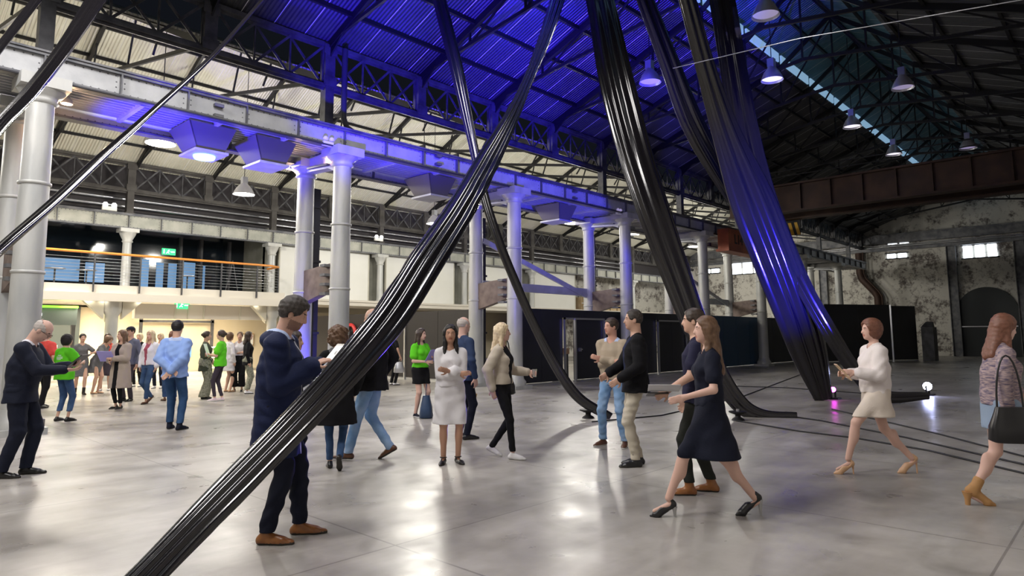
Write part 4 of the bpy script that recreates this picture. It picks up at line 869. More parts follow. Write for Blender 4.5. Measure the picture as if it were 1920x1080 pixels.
def to_obj(name, V, Fc, mats, Rw, T, parent, mi=None):
    if len(V) == 0: return None
    V = V @ Rw.T; lo = V.min(0); hi = V.max(0); c = np.array([(lo[0] + hi[0]) / 2, (lo[1] + hi[1]) / 2, lo[2]])
    me = bpy.data.meshes.new(name); me.vertices.add(len(V)); me.vertices.foreach_set('co', (V - c).astype(np.float32).ravel())
    me.loops.add(len(Fc) * 4); me.loops.foreach_set('vertex_index', Fc.astype(np.int32).ravel()); me.polygons.add(len(Fc))
    me.polygons.foreach_set('loop_start', np.arange(0, len(Fc) * 4, 4, dtype=np.int32)); me.polygons.foreach_set('loop_total', np.full(len(Fc), 4, np.int32))
    for m in mats: me.materials.append(m)
    me.update(calc_edges=True); me.polygons.foreach_set('use_smooth', np.ones(len(Fc), bool))
    if mi is not None: me.polygons.foreach_set('material_index', mi.astype(np.int32))
    o = bpy.data.objects.new(name, me); COL.objects.link(o); put(o, c + T, parent); return o
def person(label, feet_px=None, at=None, H=1.75, face=0.0, face_px=None, sex='m', vox=None, lean=0.0, twist=0.0, headp=0.0, heady=0.0, side=0.0,
           lf=(0.0, .10), rf=(0.0, -.10), lh=None, rh=None, le=(-.6, .8, -.3), re=(-.6, -.8, -.3), lfz=0, rfz=0, toe=(.12, -.12), lpitch=0, rpitch=0,
           top=None, bottom=None, shoes=None, hair=None, skin=(.62, .38, .28), skin_key='a', beard=False, girth=1.0, name='person', group=None, lhand=.5, rhand=.5, lpalm=None, rpalm=None, extra=None, glasses=False):
    S = H / 1.75
    if at is None: at = on_floor(*feet_px)
    at = np.array([at[0], at[1], 0.0]); dep = depth_of(at + [0, 0, 1])
    if face_px is not None:       # face: image direction (dx towards right, 'away' amount)
        rt = R3 @ np.array([1, 0, 0]); aw = R3 @ np.array([0, 0, -1]); v = rt * face_px[0] + aw * face_px[1]; face = math.atan2(v[1], v[0])
    vox = vox or (.0065 if dep < 5.5 else .0085 if dep < 9 else .0105 if dep < 14 else .014)
    root = empty(name, at, label, 'person', group); RZ = rotz(face); f = sex == 'f'; g = girth
    # joints (local: x forward, y left, z up)
    pel = np.array([0, 0, .95]) * S
    RT = rotx(side) @ roty(lean) @ rotz(twist)                         # torso frame
    tp = lambda x, y, z: pel + RT @ (np.array([x, y, z - .95]) * S)
    sw = .150 if f else .178; swj = sw - .012
    sh = {1: tp(-.01, swj, 1.385), -1: tp(-.01, -swj, 1.385)}; hipw = .085
    hp = {1: np.array([0, hipw * S, .92 * S]), -1: np.array([0, -hipw * S, .92 * S])}
    fp = {1: lf, -1: rf}; fz = {1: lfz, -1: rfz}; to = {1: toe[0], -1: toe[1]}; pt = {1: lpitch, -1: rpitch}
    heel = shoes and shoes.get('heel', 0) or 0
    ank, kne, toev = {}, {}, {}
    for s in (1, -1):
        if pt[s] and heel == 0: fz[s] = S * (.165 * math.sin(pt[s]) + .085 * math.cos(pt[s]) - .085) + .004
        ank[s] = np.array([fp[s][0], fp[s][1], .085 * S + heel + fz[s]]); 
        kne[s], ank[s] = ik(hp[s], ank[s], .435 * S, .425 * S, (1, .12 * s, 0)); toev[s] = rotz(to[s] * 1.0) @ np.array([math.cos(pt[s]), 0, -math.sin(pt[s])])
    Htgt = {1: lh, -1: rh}; hint = {1: le, -1: re}; elb, wri, hdir = {}, {}, {}
    for s in (1, -1):
        t_ = Htgt[s]
        w = tp(*t_) if t_ is not None else tp(.03, s * (sw + .07), .88)
        elb[s], wri[s] = ik(sh[s], w, .285 * S, .255 * S, RT @ np.array(hint[s])); hdir[s] = unit(wri[s] - elb[s])
    nb = tp(-.015, 0, 1.46); RH = RT @ rotz(heady) @ roty(headp); hc = tp(-.005, 0, 1.50) + RH @ (np.array([.02, 0, .135]) * S)
    hl = lambda x, y, z: hc + RH @ (np.array([x, y, z]) * S)
    pts = np.array(list(ank.values()) + list(kne.values()) + list(elb.values()) + list(wri.values()) + [hc, nb] + [hl(0, 0, .13)] + list(sh.values()))
    LO = pts.min(0) - .22 * S; HI = pts.max(0) + .22 * S; LO[2] = -.01; HI[2] = hl(0, 0, .17)[2] + .03
    X = RT @ np.array([1, 0, 0.]); Y = RT @ np.array([0, 1, 0.]); Z = RT @ np.array([0, 0, 1.])
    # ---------------- body
    G = Grid(LO, HI, vox)
    wst = .128 if f else .148; chst = .142 if f else .165; hpw = .168 if f else .158
    rows = [(.86, .10, hpw * .85, 0, 0), (.93, .112, hpw, -.005, 0), (1.0, .108, hpw * .95, 0, 0), (1.10, .095 * g, wst, 0, 0), (1.20, .105 * g, (wst + chst) / 2, 0, 0), (1.31, .108, chst * .97, 0, 0), (1.37, .092, chst * .88, -.008, 0), (1.42, .07, .11, -.012, 0), (1.46, .052, .062, -.015, 0)]
    cvt = .010 if top else 0; cvl = bottom and bottom['type'] in ('trousers', 'culottes'); cva = .008 if (top and (top if isinstance(top, dict) else top[0]).get('sleeve', 'long') == 'long') else 0; lt = .012 if cvl else 0
    rows = [(r[0], r[1] - cvt, r[2] - cvt, r[3], r[4]) for r in rows]
    G.add(loft(pel, Z, X, Y, [((r[0] - .95) * S, r[1] * S, r[2] * S, r[3] * S, 0) for r in rows]), .0)
    G.add(cone(tp(-.02, 0, 1.42), hl(-.025, 0, -.06), (.052 if f else .062) * S, (.048 if f else .058) * S), .04)
    for s in (1, -1):
        G.add(cone(tp(-.015, s * .03, 1.45), sh[s], .040 * S, (.042 if f else .050) * S - cva), .03); G.add(cone(sh[s], elb[s], (.044 if f else .052) * S - cva, (.034 if f else .041) * S - cva), .02)
        G.add(cone(elb[s], wri[s], (.036 if f else .042) * S - cva, (.023 if f else .027) * S - cva * .3), .015)
        G.add(cone(hp[s], kne[s], .080 * S - lt, .052 * S - lt), .03); G.add(cone(kne[s], ank[s], .05 * S - lt, .034 * S - lt * .5), .02)
        cm = kne[s] * .68 + ank[s] * .32; bk = unit(np.cross(np.cross(ank[s] - kne[s], [1, 0, 0]), ank[s] - kne[s])); 
        if not cvl: G.add(ell(cm - bk * .0 - np.array([.016, 0, 0]) * S, np.array([.044, .042, .10]) * S), .03)
        tv = toev[s]; hb_ = ank[s] - tv * (.03 if heel else .01) * S + np.array([0, 0, -.045 * S]); G.add(cone(hb_, ank[s] + tv * (.13 if heel else .09) * S + np.array([0, 0, (-.055 * S - (heel * .75))]), (.026 if heel else .018) * S, (.018 if heel else .014) * S), .01)
        # hand: palm, four fingers, thumb
        pn = lpalm if s == 1 else rpalm; hd = hdir[s]; pn = RT @ np.array(pn, float) if pn is not None else RT @ np.array([0, -s * 1.0, 0]); pn = unit(pn - hd * (pn @ hd)); sd = np.cross(hd, pn) * s      # thumb side
        if pn is None: pass
        cl = lhand if s == 1 else rhand; w = wri[s]; HS = S * (.92 if f else 1.0); Mx = np.stack([hd, sd, pn], 1)
        G.add(ell(w + hd * .05 * HS, np.array([.052, .040, .016]) * HS, Mx), .018)
        for i, (o_, ln) in enumerate(((.028, .072), (.010, .08), (-.009, .074), (-.027, .058))):
            p = w + (hd * .088 + sd * o_) * HS; a = cl * .9; ang = [a * .6, a * 1.5, a * 2.3]; q = p
            for j, (fr_, r_) in enumerate(((.42, .0095), (.32, .0088), (.26, .0078))):
                q2 = q + (hd * math.cos(ang[j]) + pn * math.sin(ang[j]) + sd * o_ * .8) * ln * fr_ * 1.1 * HS; G.add(cone(q, q2, r_ * HS, r_ * .95 * HS), .004); q = q2
        p = w + (hd * .03 + sd * .03) * HS; q = p + (hd * .6 + sd * .75 + pn * .25) * .042 * HS; G.add(cone(p, q, .0125 * HS, .0105 * HS), .012); G.add(cone(q, q + unit(hd * .9 + sd * .25 + pn * .3) * .034 * HS, .010 * HS, .0085 * HS), .005)
    # head
    G.add(ell(hl(-.012, 0, .025), np.array([.094, .076, .092]) * S, RH), .02); G.add(ell(hl(.022, 0, -.045), np.array([.064, .056, .068]) * S, RH), .035)
    G.add(ell(hl(.058, 0, -.088), np.array([.022, .024, .018]) * S, RH), .02)      # chin
    G.add(cone(hl(.084, 0, .012), hl(.098, 0, -.026), .008 * S, .0125 * S), .014)   # nose
    for s in (1, -1):
        G.add(ell(hl(-.008, s * .076, -.012), np.array([.018, .008, .030]) * S, RH), .006)
        G.cut(ell(hl(.088, s * .030, .008), np.array([.014, .017, .011]) * S, RH), .012)
        G.add(ell(hl(.070, s * .030, .008), np.array([.013, .013, .011]) * S, RH), .003)
        G.add(cone(hl(.082, s * .016, .026), hl(.070, s * .048, .026), .006 * S, .005 * S), .010)
    G.add(cone(hl(.081, .018, -.052), hl(.081, -.018, -.052), .006 * S, .006 * S), .007); G.add(cone(hl(.078, .014, -.063), hl(.078, -.014, -.063), .007 * S, .007 * S), .006)
    V, Fc = G.mesh(); cen = V[Fc].mean(1); q = ((cen - hc) @ RH) / S; mi = np.zeros(len(Fc), int)
    mi[(q[:, 0] > .06) & (abs(q[:, 1]) < .024) & (q[:, 2] < -.046) & (q[:, 2] > -.071)] = 1
    mi[(q[:, 0] > .06) & (abs(q[:, 1]) > .012) & (abs(q[:, 1]) < .044) & (q[:, 2] > .024) & (q[:, 2] < .033)] = 2
    if beard: mi[(q[:, 0] > -.0) & (q[:, 2] < -.042) & ~((abs(q[:, 1]) < .012) & (q[:, 0] > .09)) & (q[:, 2] > -.115) & (mi != 1) & ((cen - nb) @ Z > .035)] = 3
    to_obj('body', V, Fc, skin_mats(skin_key, skin), RZ, at, root, mi)
    if dep < 13:
        for s in (1, -1):
            mb = MB(); c = RZ @ hl(.0735, s * .030, .009) + at; fw = RZ @ RH @ np.array([1, 0, 0.])
            vs, fs = [], []
            up = RZ @ RH @ np.array([0, 0, 1.]); sdv = np.cross(fw, up)
            for r_, off, mi_ in ((.0115, .0, 0), (.0055, .0085, 1)):
                n = 12; ring = [c + (sdv * math.cos(a) + up * .7 * math.sin(a)) * r_ * S + fw * off * S for a in [2 * math.pi * j / n for j in range(n)]]; tip = c + fw * (off + r_ * .55) * S
                mb.add(ring + [tip], [(j, (j + 1) % n, n) for j in range(n)], mi_, True)
            mb.build('eye', [EYE_W, EYE_D], root)
    if glasses:
        mb = MB()
        for s in (1, -1):
            mb.tube([RZ @ hl(.098 - .018 * abs(math.cos(a)) * 0, s * .031 + .023 * math.cos(a), .004 + .018 * math.sin(a)) + at for a in [2 * math.pi * j / 12 for j in range(13)]], .0022, 5, cap=False)
            mb.bar(RZ @ hl(.095, s * .054, .008) + at, RZ @ hl(-.01, s * .079, .006) + at, .004)
        mb.build('glasses', M['black'], root)
    # ---------------- bottom
    def legs(G, off, zhem, kk=.03, flare=0.0):
        for s in (1, -1):
            G.add(cone(hp[s], kne[s], (.086 + off) * S, (.060 + off) * S), kk); a = ank[s] * 1.0; G.add(cone(kne[s], a + np.array([0, 0, -.01]), (.058 + off) * S, (.046 + off + flare) * S), .02)
    if bottom:
        G = Grid(LO, [HI[0], HI[1], 1.15 * S], vox); bt = bottom['type']; off = bottom.get('off', .004); hem = bottom.get('hem', .07)
        rb = [(.84, .105 + off, (hpw + off) * .9, 0, 0), (.93, .122 + off, hpw + .012 + off, -.005, 0), (1.0, .115 + off, hpw * .96 + off + .006, 0, 0), (1.06, .108 * g + off, wst + .012 + off, 0, 0)]
        if bt in ('trousers', 'shorts', 'culottes'):
            G.add(loft(pel, Z, X, Y, [((r[0] - .95) * S, r[1] * S, r[2] * S, r[3] * S, 0) for r in rb]), 0); legs(G, off, hem, flare=bottom.get('flare', 0)); G.ripple(bottom.get('rip', .0035), hcode(label) % 99)
        else:                                                          # skirt hanging vertically from the waist
            w0 = bottom.get('w', .02); mid = (ank[1] + ank[-1]) / 2; fl = bottom.get('flare', .05); sway = bottom.get('sway', 0)
            rs = [(hem, .12 + w0 + fl, .17 + w0 + fl, sway, 0), ((hem + .93) / 2, .118 + w0 + fl * .55, .168 + w0 + fl * .5, sway * .4, 0), (.93, .122 + off, hpw + .014 + off, 0, 0), (1.06, .105 * g + off, wst + .014 + off, 0, 0)]
            G.add(loft(np.array([0, 0, 0.]), (0, 0, 1), (1, 0, 0), (0, 1, 0), [(r[0] * S, r[1] * S, r[2] * S, r[3] * S, 0) for r in rs]), 0)
            for s in (1, -1): G.add(cone(hp[s], kne[s], .10 * S, .075 * S), .04)
            G.ripple(.006, hcode(label) % 99, (30, 30, 6)); t_ = .012
            G.cut(loft(np.array([0, 0, 0.]), (0, 0, 1), (1, 0, 0), (0, 1, 0), [((hem - .05) * S, (rs[0][1] - .02) * S, (rs[0][2] - .02) * S, sway * S, 0), (min(hem + .2, .8) * S, (.10 + w0) * S, (.15 + w0) * S, sway * .5 * S, 0)]))
        G.cut((LO, [HI[0], HI[1], hem * S + heel], lambda P: P[..., 2] - (hem * S + heel)))
        V, Fc = G.mesh(); to_obj({'trousers': bottom.get('name', 'trousers'), 'shorts': 'shorts', 'skirt': 'skirt', 'culottes': 'culottes'}[bt], V, Fc, [bottom['m']], RZ, at, root)
    # ---------------- top
    def make_top(tc, nm):
        off = tc.get('off', .012); hem = tc.get('hem', .90); G = Grid(LO, HI, vox); slv = tc.get('sleeve', 'long'); bulk = tc.get('bulk', 0)
        fr_ = tc.get('flare', .0)
        rt_ = [(.90, .118 + off, hpw + off + .004, 0, 0), (1.0, .114 + off + bulk * .6, hpw * .97 + off, 0, 0), (1.10, .103 * g + off + bulk, wst + off + .006 + bulk, 0, 0), (1.20, .112 * g + off + bulk, (wst + chst) / 2 + off + bulk, 0, 0), (1.31, .112 + off, chst * .97 + off, 0, 0), (1.37, .094 + off * .8, chst * .88 + off * .6, -.008, 0), (1.42, .07 + off * .6, .11 + off * .4, -.012, 0), (1.475, .056 + off * .3, .066 + off * .3, -.015, 0)]
        G.add(loft(pel, Z, X, Y, [((r[0] - .95) * S, r[1] * S, r[2] * S, r[3] * S, 0) for r in rt_]), 0)
        if f and tc.get('bust', True):
            for s in (1, -1): G.add(ell(tp(.075 + off * .5, s * .062, 1.27), np.array([.06, .062, .062]) * S), .035)
        if hem < .90:
            sw_ = tc.get('sway', 0); G.add(loft(np.array([pel[0], 0, 0.]), (0, 0, 1), (1, 0, 0), (0, 1, 0), [(hem * S, (.122 + off + fr_) * S, (hpw + .016 + off + fr_) * S, sw_ * S, 0), (.93 * S, (.120 + off) * S, (hpw + off + .006) * S, 0, 0), (1.0 * S, (.112 + off) * S, (hpw + off) * S, 0, 0)]), .01)
        else: G.cut((LO, [HI[0], HI[1], hem * S], lambda P: P[..., 2] - hem * S))
        for s in (1, -1):
            G.add(cone(tp(-.015, s * .03, 1.45), sh[s], .042 * S + off * .4, (.046 if f else .054) * S + off * .5), .03)
            if slv == 'none': G.cut(cone(sh[s] + Y * s * .035 * S, sh[s] + Y * s * .2 * S, .06 * S, .06 * S)); continue
            e, w = elb[s], wri[s]; ro = off * .72 + tc.get('sl', 0)
            if slv == 'short': e2 = sh[s] + (e - sh[s]) * .62; G.add(cone(sh[s], e2, (.046 + ro) * S, (.050 + ro) * S), .015)
            else:
                G.add(cone(sh[s], e, (.046 + (0 if f else .006) + ro) * S, (.042 + ro) * S), .018)
                w2 = e + (w - e) * (tc.get('cuff', .93)); G.add(cone(e, w2, (.041 + ro) * S, (.028 + ro + tc.get('cf', 0)) * S), .012)
        if tc.get('collar'): 
            for a in np.linspace(-2.6, 2.6, 14): G.add(ell(tp(-.012 - .072 * math.cos(a) * -1 * -1, .078 * math.sin(a), 1.475 - .02 * (math.cos(a) < 0) ), np.array([.018, .018, .026]) * S), .012)
        if tc.get('hood'): G.add(ell(tp(-.105, 0, 1.42), np.array([.06, .13, .065]) * S), .03); G.add(ell(tp(-.06, 0, 1.475), np.array([.05, .11, .03]) * S), .03)
        G.ripple(tc.get('rip', .004), (hcode(label) + 7) % 99)
        G.cut(cone(tp(0.012, 0, 1.44), tp(.02, 0, 1.60), (.056 if f else .064) * S, .09 * S))
        if tc.get('vneck'): G.cut(cone(tp(.14, 0, 1.36), tp(.10, 0, 1.50), .02 * S, .05 * S))
        V, Fc = G.mesh(); cen = V[Fc].mean(1); q = ((cen - pel) @ RT) / S + [0, 0, .95]; mi = np.zeros(len(Fc), int); mats = [tc['m']]
        if tc.get('open'):       # front strip showing what is worn underneath
            w0, m2 = tc['open']; mats.append(m2); ww = w0 * (.35 + 1.1 * np.clip((q[:, 2] - .95) / .5, 0, 1)) if not tc.get('wide') else w0; arm = np.zeros(len(Fc), bool)
            for s in (1, -1):
                for a, b in ((sh[s], elb[s]), (elb[s], wri[s])):
                    t = np.clip(((cen - a) @ (b - a)) / ((b - a) @ (b - a)), 0, 1); arm |= (np.linalg.norm(cen - a - t[:, None] * (b - a), axis=1) < (.075 + tc.get('sl', 0)) * S) & (abs(q[:, 1]) > .09)
                t = np.clip(((cen - elb[s]) @ (wri[s] - elb[s])) / ((wri[s] - elb[s]) @ (wri[s] - elb[s])), 0, 1); arm |= np.linalg.norm(cen - elb[s] - t[:, None] * (wri[s] - elb[s]), axis=1) < .066 * S
            mi[(q[:, 0] > .0) & (abs(q[:, 1]) < ww) & (q[:, 2] < 1.47) & ~arm & (q[:, 2] > tc.get('openlo', 0))] = 1
        if tc.get('collar_m'):
            mats.append(tc['collar_m']); r = np.hypot(q[:, 0] + .01, q[:, 1]); mi[(q[:, 2] > 1.432) & (r < .115)] = len(mats) - 1
        if tc.get('print'):
            mats.append(tc['print']); 
            for zz, hw in ((1.33, .05), (1.30, .085), (1.275, .085), (1.25, .06)): mi[(q[:, 0] < -.05) & (abs(q[:, 1]) < hw) & (abs(q[:, 2] - zz) < .008)] = len(mats) - 1
        if tc.get('waist'): 
            pass
        return to_obj(nm, V, Fc, mats, RZ, at, root, mi)
    for tc in ([top] if isinstance(top, dict) else (top or [])): make_top(tc, tc.get('name', 'top'))
    # ---------------- shoes
    if shoes:
        for s in (1, -1):
            tv = toev[s] * np.array([1, 1, 1]); a = ank[s]; st = shoes.get('type', 'shoe'); th = unit(np.array([tv[0], tv[1], 0])); ground = a[2] - .085 * S - heel
            base = np.array([a[0], a[1], 0]); dn = math.sin(pt[s]) 
            zt = lambda d: ground + max(0, 0) - dn * 0
            R_ = .9 if f else 1.0; G = Grid(a + [-.28, -.28, -.30], a + [.28, .28, .22], min(vox, .008)); up = np.array([0, 0, 1.])
            tw = lambda d, z: base + th * d * S + up * (ground + z * S + (-(d - .16) * dn * S if pt[s] else 0) + (heel * max(0, min(1, (.11 - d) / .13))))
            if heel < .02:
                nr_ = np.cross(tv, np.cross([0, 0, 1.], th)); nr_ = nr_ if nr_[2] > 0 else -nr_
                tw = lambda d, z: a + tv * d * S + nr_ * (z - .085) * S
            G.add(cone(tw(-.035, .028), tw(.05, .026), .034 * S * R_, .033 * S * R_), .0); G.add(cone(tw(.04, .024), tw(.115, .016), .035 * S * R_, .040 * S * R_), .015)
            G.add(cone(tw(.11, .012), tw(.178 * R_, .008), .038 * S * R_, .026 * S * R_ * (.6 if st == 'heel' else 1)), .015); G.add(cone(tw(-.022, .04), tw(-.005, .072), .034 * S * R_, .034 * S * R_), .02); G.add(cone(tw(0, .066), tw(.085, .036), .026 * S * R_, .026 * S * R_), .02)
            if st in ('boot', 'chelsea'): G.add(cone(a + up * -.02, a + (kne[s] - a) * (.16 if st == 'boot' else .25), .042 * S, .046 * S), .02)
            if st in ('heel', 'flat'): G.cut(ell(tw(.045, .085), np.array([.07, .045, .045]) * S, np.stack([th, np.cross(up, th), up], 1)), .005)
            sl = .017 if st != 'sneaker' else .024; lim = {'z': ground}
            V, Fc = None, None
            # flatten onto the sole
            nS = unit(np.cross(np.cross(th, up), tw(.10, 0) - tw(0, 0))) ; nS = nS if nS[2] > 0 else -nS
            if heel < .02: p0_ = tw(.05, .0); G.cut((G.lo, G.lo + G.n * G.h, lambda P: ((P - p0_) @ nS.astype(np.float32))))
            sx, sz = G, None
            V, Fc = G.mesh(); cen = V[Fc].mean(1); mi = np.zeros(len(Fc), int); 
            if heel < .02: mi[((cen - tw(.05, 0)) @ nS) < sl * S] = 1
            so = to_obj({'boot': 'boot', 'chelsea': 'boot', 'sneaker': 'sneaker'}.get(st, 'shoe'), V, Fc, [shoes['m'], shoes.get('sole', SOLE)], RZ, at, root, mi)
            if dep < 9 and st in ('shoe', 'sneaker'):
                mb = MB(); lat = np.cross([0, 0, 1.], th)
                for d_ in (.045, .06, .075, .09): c0_ = tw(d_, .0585 - (d_ - .045) * .42 + .006); mb.tube([RZ @ (c0_ + lat * .020 * S - [0, 0, .004]) + at, RZ @ (c0_ + [0, 0, .003]) + at, RZ @ (c0_ - lat * .020 * S - [0, 0, .004]) + at], .0022, 5)
                mb.build('laces', shoes.get('lace', SOLE), so)
            if heel >= .02:
                mb = MB(); p_ = RZ @ tw(-.045, .012 ) + at; q_ = RZ @ (np.array([(base + th * -.05 * S)[0], (base + th * -.05 * S)[1], ground])) + at; w_ = shoes.get('hw', .008)
                mb.tube([q_, q_ * .5 + p_ * .5, p_], [w_, w_ * 1.2, w_ * 2.2], 8); mb.build('heel', shoes.get('sole', SOLE), so)
    # ---------------- hair
    if hair:
        ht = hair['type']; G = Grid(hl(0, 0, 0) - .42 * S, hl(0, 0, 0) + .32 * S, min(vox, .009)); vol = hair.get('vol', .012)
        def cap(v, fz=.045, back=-.05):
            G.add(ell(hl(-.016, 0, .03), np.array([.096 + v, .078 + v, .092 + v]) * S, RH), 0)
            G.cut(ell(hl(.110, 0, -.022), np.array([.078, .10, .108]) * S, RH), .01)      # open the face
            zc = hl(-.02, 0, back + .012); zn = (RH @ np.array([-.62, 0, 1.0])); zn = unit(zn).astype(np.float32)
            return zc, zn
        if ht in ('short', 'fringe'):
            zc, zn = cap(vol); G.cut((G.lo, G.lo + G.n * G.h, lambda P: (P - zc) @ zn))
            if ht == 'fringe': G.cut(ell(hl(.03, 0, .085), np.array([.12, .075, .09]) * S, RH), .005)
            for s in (1, -1): G.cut(ell(hl(.0, s * .085, -.02), np.array([.024, .02, .034]) * S, RH), .004)
        elif ht == 'bob':
            cap(vol + .006); G.add(ell(hl(-.035, 0, -.02), np.array([.085, .095, .10]) * S, RH), .02); G.cut(ell(hl(.115, 0, -.05), np.array([.095, .075, .12]) * S, RH), .01)
        elif ht == 'curly':
            G.add(ell(hl(-.02, 0, .02), np.array([.125, .125, .12]) * S, RH), 0); G.add(ell(hl(-.04, 0, -.06), np.array([.10, .12, .08]) * S, RH), .03); G.cut(ell(hl(.13, 0, -.04), np.array([.10, .075, .12]) * S, RH), .01); G.ripple(.010, 3, (120, 120, 120))
        elif ht in ('long', 'pony', 'bun'):
            cap(vol); lnz = hair.get('len', .30)
            if ht == 'long':
                for s in (1, -1): G.add(cone(hl(-.02, s * .062, .02), tp(hair.get('fwd', .03), s * .085, 1.50 - lnz), .034 * S, .028 * S), .03)
                G.add(cone(hl(-.055, 0, .0), tp(-.10, 0, 1.52 - lnz), .062 * S, .05 * S), .03); G.add(cone(hl(-.05, .03, .0), tp(-.09, .06, 1.53 - lnz), .05 * S, .04 * S), .03); G.add(cone(hl(-.05, -.03, .0), tp(-.09, -.06, 1.53 - lnz), .05 * S, .04 * S), .03); G.ripple(.003, 5, (60, 60, 12))
            else:
                zc, zn = hl(-.02, 0, -.04), unit(RH @ np.array([-.55, 0, 1.0])).astype(np.float32); G.cut((G.lo, G.lo + G.n * G.h, lambda P: (P - zc) @ zn))
                if ht == 'bun': G.add(ell(hl(-.115, 0, .03), np.array([.038, .04, .038]) * S), .01)
                else: G.add(cone(hl(-.10, 0, .02), tp(-.13, 0, 1.40), .03 * S, .018 * S), .01)
            G.cut(ell(hl(.112, 0, -.03), np.array([.092, .064, .118]) * S, RH), .01)
        G.ripple(.0022, 11, (160, 160, 90))
        V, Fc = G.mesh(); ho = to_obj('hair', V, Fc, [hair['m']], RZ, at, root)
        if hair.get('cap'):
            G = Grid(hc - .3, hc + .3, min(vox, .009)); G.add(ell(hl(-.008, 0, .045), np.array([.112, .094, .085]) * S, RH), 0); zc, zn = hl(0, 0, .045), (RH @ np.array([0, 0, 1.])).astype(np.float32)
            G.cut((G.lo, G.lo + G.n * G.h, lambda P: (P - zc) @ zn)); G.add(ell(hl(.11, 0, .048), np.array([.065, .06, .007]) * S, RH), .005)
            V, Fc = G.mesh(); to_obj('cap', V, Fc, [hair['cap']], RZ, at, root)
    info = dict(root=root, W=lambda p: RZ @ np.array(p) + at, tp=lambda x, y, z: RZ @ tp(x, y, z) + at, wri={s: RZ @ wri[s] + at for s in wri}, elb={s: RZ @ elb[s] + at for s in elb}, hd={s: RZ @ hdir[s] for s in hdir}, sh={s: RZ @ sh[s] + at for s in sh}, face=face, RZ=RZ, RT=RZ @ RT, S=S, hl=lambda x, y, z: RZ @ hl(x, y, z) + at, ank={s: RZ @ ank[s] + at for s in ank})
    return info
EYE_W = mat('eye_white', (.75, .72, .7), .25); EYE_D = mat('eye_iris', (.04, .025, .02), .15); SOLE = mat('shoe_sole', (.03, .025, .02), .6)
def sheet(name, c, u, v, w, h, m, label, cat, t=.006, parts=None):
    """thin board held in a hand: centre c, edge directions u, v"""
    c = Vector([float(q) for q in c]); u = Vector([float(q) for q in u]).normalized(); v = Vector([float(q) for q in v]); v = (v - u * v.dot(u)).normalized(); n = u.cross(v)
    root = empty(name, c, label, cat)
    bo = MB().prism([c - u * w / 2 - v * h / 2, c + u * w / 2 - v * h / 2, c + u * w / 2 + v * h / 2, c - u * w / 2 + v * h / 2], None, n, t).build('board', m, root)
    if parts:
        for (a0, a1, b0, b1, pm, nm) in parts:
            for sgn in (1,): MB().prism([c + u * w * a0 + v * h * b0 + n * t, c + u * w * a1 + v * h * b0 + n * t, c + u * w * a1 + v * h * b1 + n * t, c + u * w * a0 + v * h * b1 + n * t], None, n, .0015).build(nm, pm, bo)
    return root
def handbag(name, c, w, d, h, m, label, yaw=0, strap=.25, m2=None):
    x, y, z = [float(q) for q in c]; root = empty(name, (x, y, z), label, 'bag'); ca, sa = math.cos(yaw), math.sin(yaw)
    def P(a, b, e): return (x + a * ca - b * sa, y + a * sa + b * ca, z + e)
    mb = MB(); n = 20; rows = [(0, .80), (.06, 1.0), (.45, .95), (.8, .72), (1.0, .62)]; V = []
    for t, s in rows:
        for j in range(n):
            a = 2 * math.pi * j / n; ca2 = math.copysign(abs(math.cos(a))**.6, math.cos(a)); sa2 = math.copysign(abs(math.sin(a))**.6, math.sin(a)); V.append(P(ca2 * w / 2 * s, sa2 * d / 2 * (s + (1 - t) * .3), h * t))
    mb.add(V, [(i * n + j, i * n + (j + 1) % n, (i + 1) * n + (j + 1) % n, (i + 1) * n + j) for i in range(len(rows) - 1) for j in range(n)], 0, True); mb.add(V[:n], [tuple(range(n))[::-1]]); mb.add(V[-n:], [tuple(range(n))])
    mb.build('bag_body', m, root)
    if strap: MB().tube([P(w * .28 * math.cos(a), 0, h * .97 + strap * math.sin(a)) for a in [math.pi * i / 12 for i in range(13)]], .008, 6).build('strap', m2 or m, root)
    return root
# ------------------------------------------------------------------ the people, nearest first
navy = cloth((.010, .016, .055), .75); navydk = cloth((.008, .010, .022), .8); blackc = cloth((.008, .008, .010), .85); jeans = cloth((.035, .075, .17), .85, c2=(.07, .13, .26), scale=5); ljeans = cloth((.16, .30, .52), .85, c2=(.32, .46, .68), scale=4)
suit = cloth((.010, .013, .028), .7); whitec = cloth((.72, .70, .72), .8); lime = cloth((.12, .62, .02), .8); ltblue = cloth((.28, .42, .80), .8); tanc = cloth((.42, .35, .30), .85); beige = cloth((.40, .33, .25), .9); cream_j = cloth((.50, .44, .36), .85)
chino = cloth((.52, .47, .38), .85); redc = cloth((.62, .07, .06), .8); greyc = cloth((.14, .14, .15), .85); olive = cloth((.06, .07, .05), .85); stripe = cloth((.16, .17, .12), .85, c2=(.35, .35, .28), scale=30); plaid = cloth((.35, .06, .05), .85, c2=(.12, .05, .06), scale=14); dgrey = cloth((.055, .045, .06), .85)
shirtw = cloth((.75, .75, .82), .7); shirtb = cloth((.45, .55, .80), .7)
tanl = mat('tan_leather', (.30, .12, .035), .32, c2=(.20, .07, .02), scale=9); brownl = mat('brown_leather', (.11, .045, .02), .4); blackl = mat('black_leather', (.012, .012, .013), .3); whites = mat('white_canvas', (.75, .74, .74), .6); nude = mat('nude_leather', (.62, .38, .22), .4); whitesole = mat('white_rubber', (.7, .7, .7), .6); tansuede = mat('tan_suede', (.45, .24, .09), .7); pinks = mat('pink_canvas', (.75, .60, .62), .6)
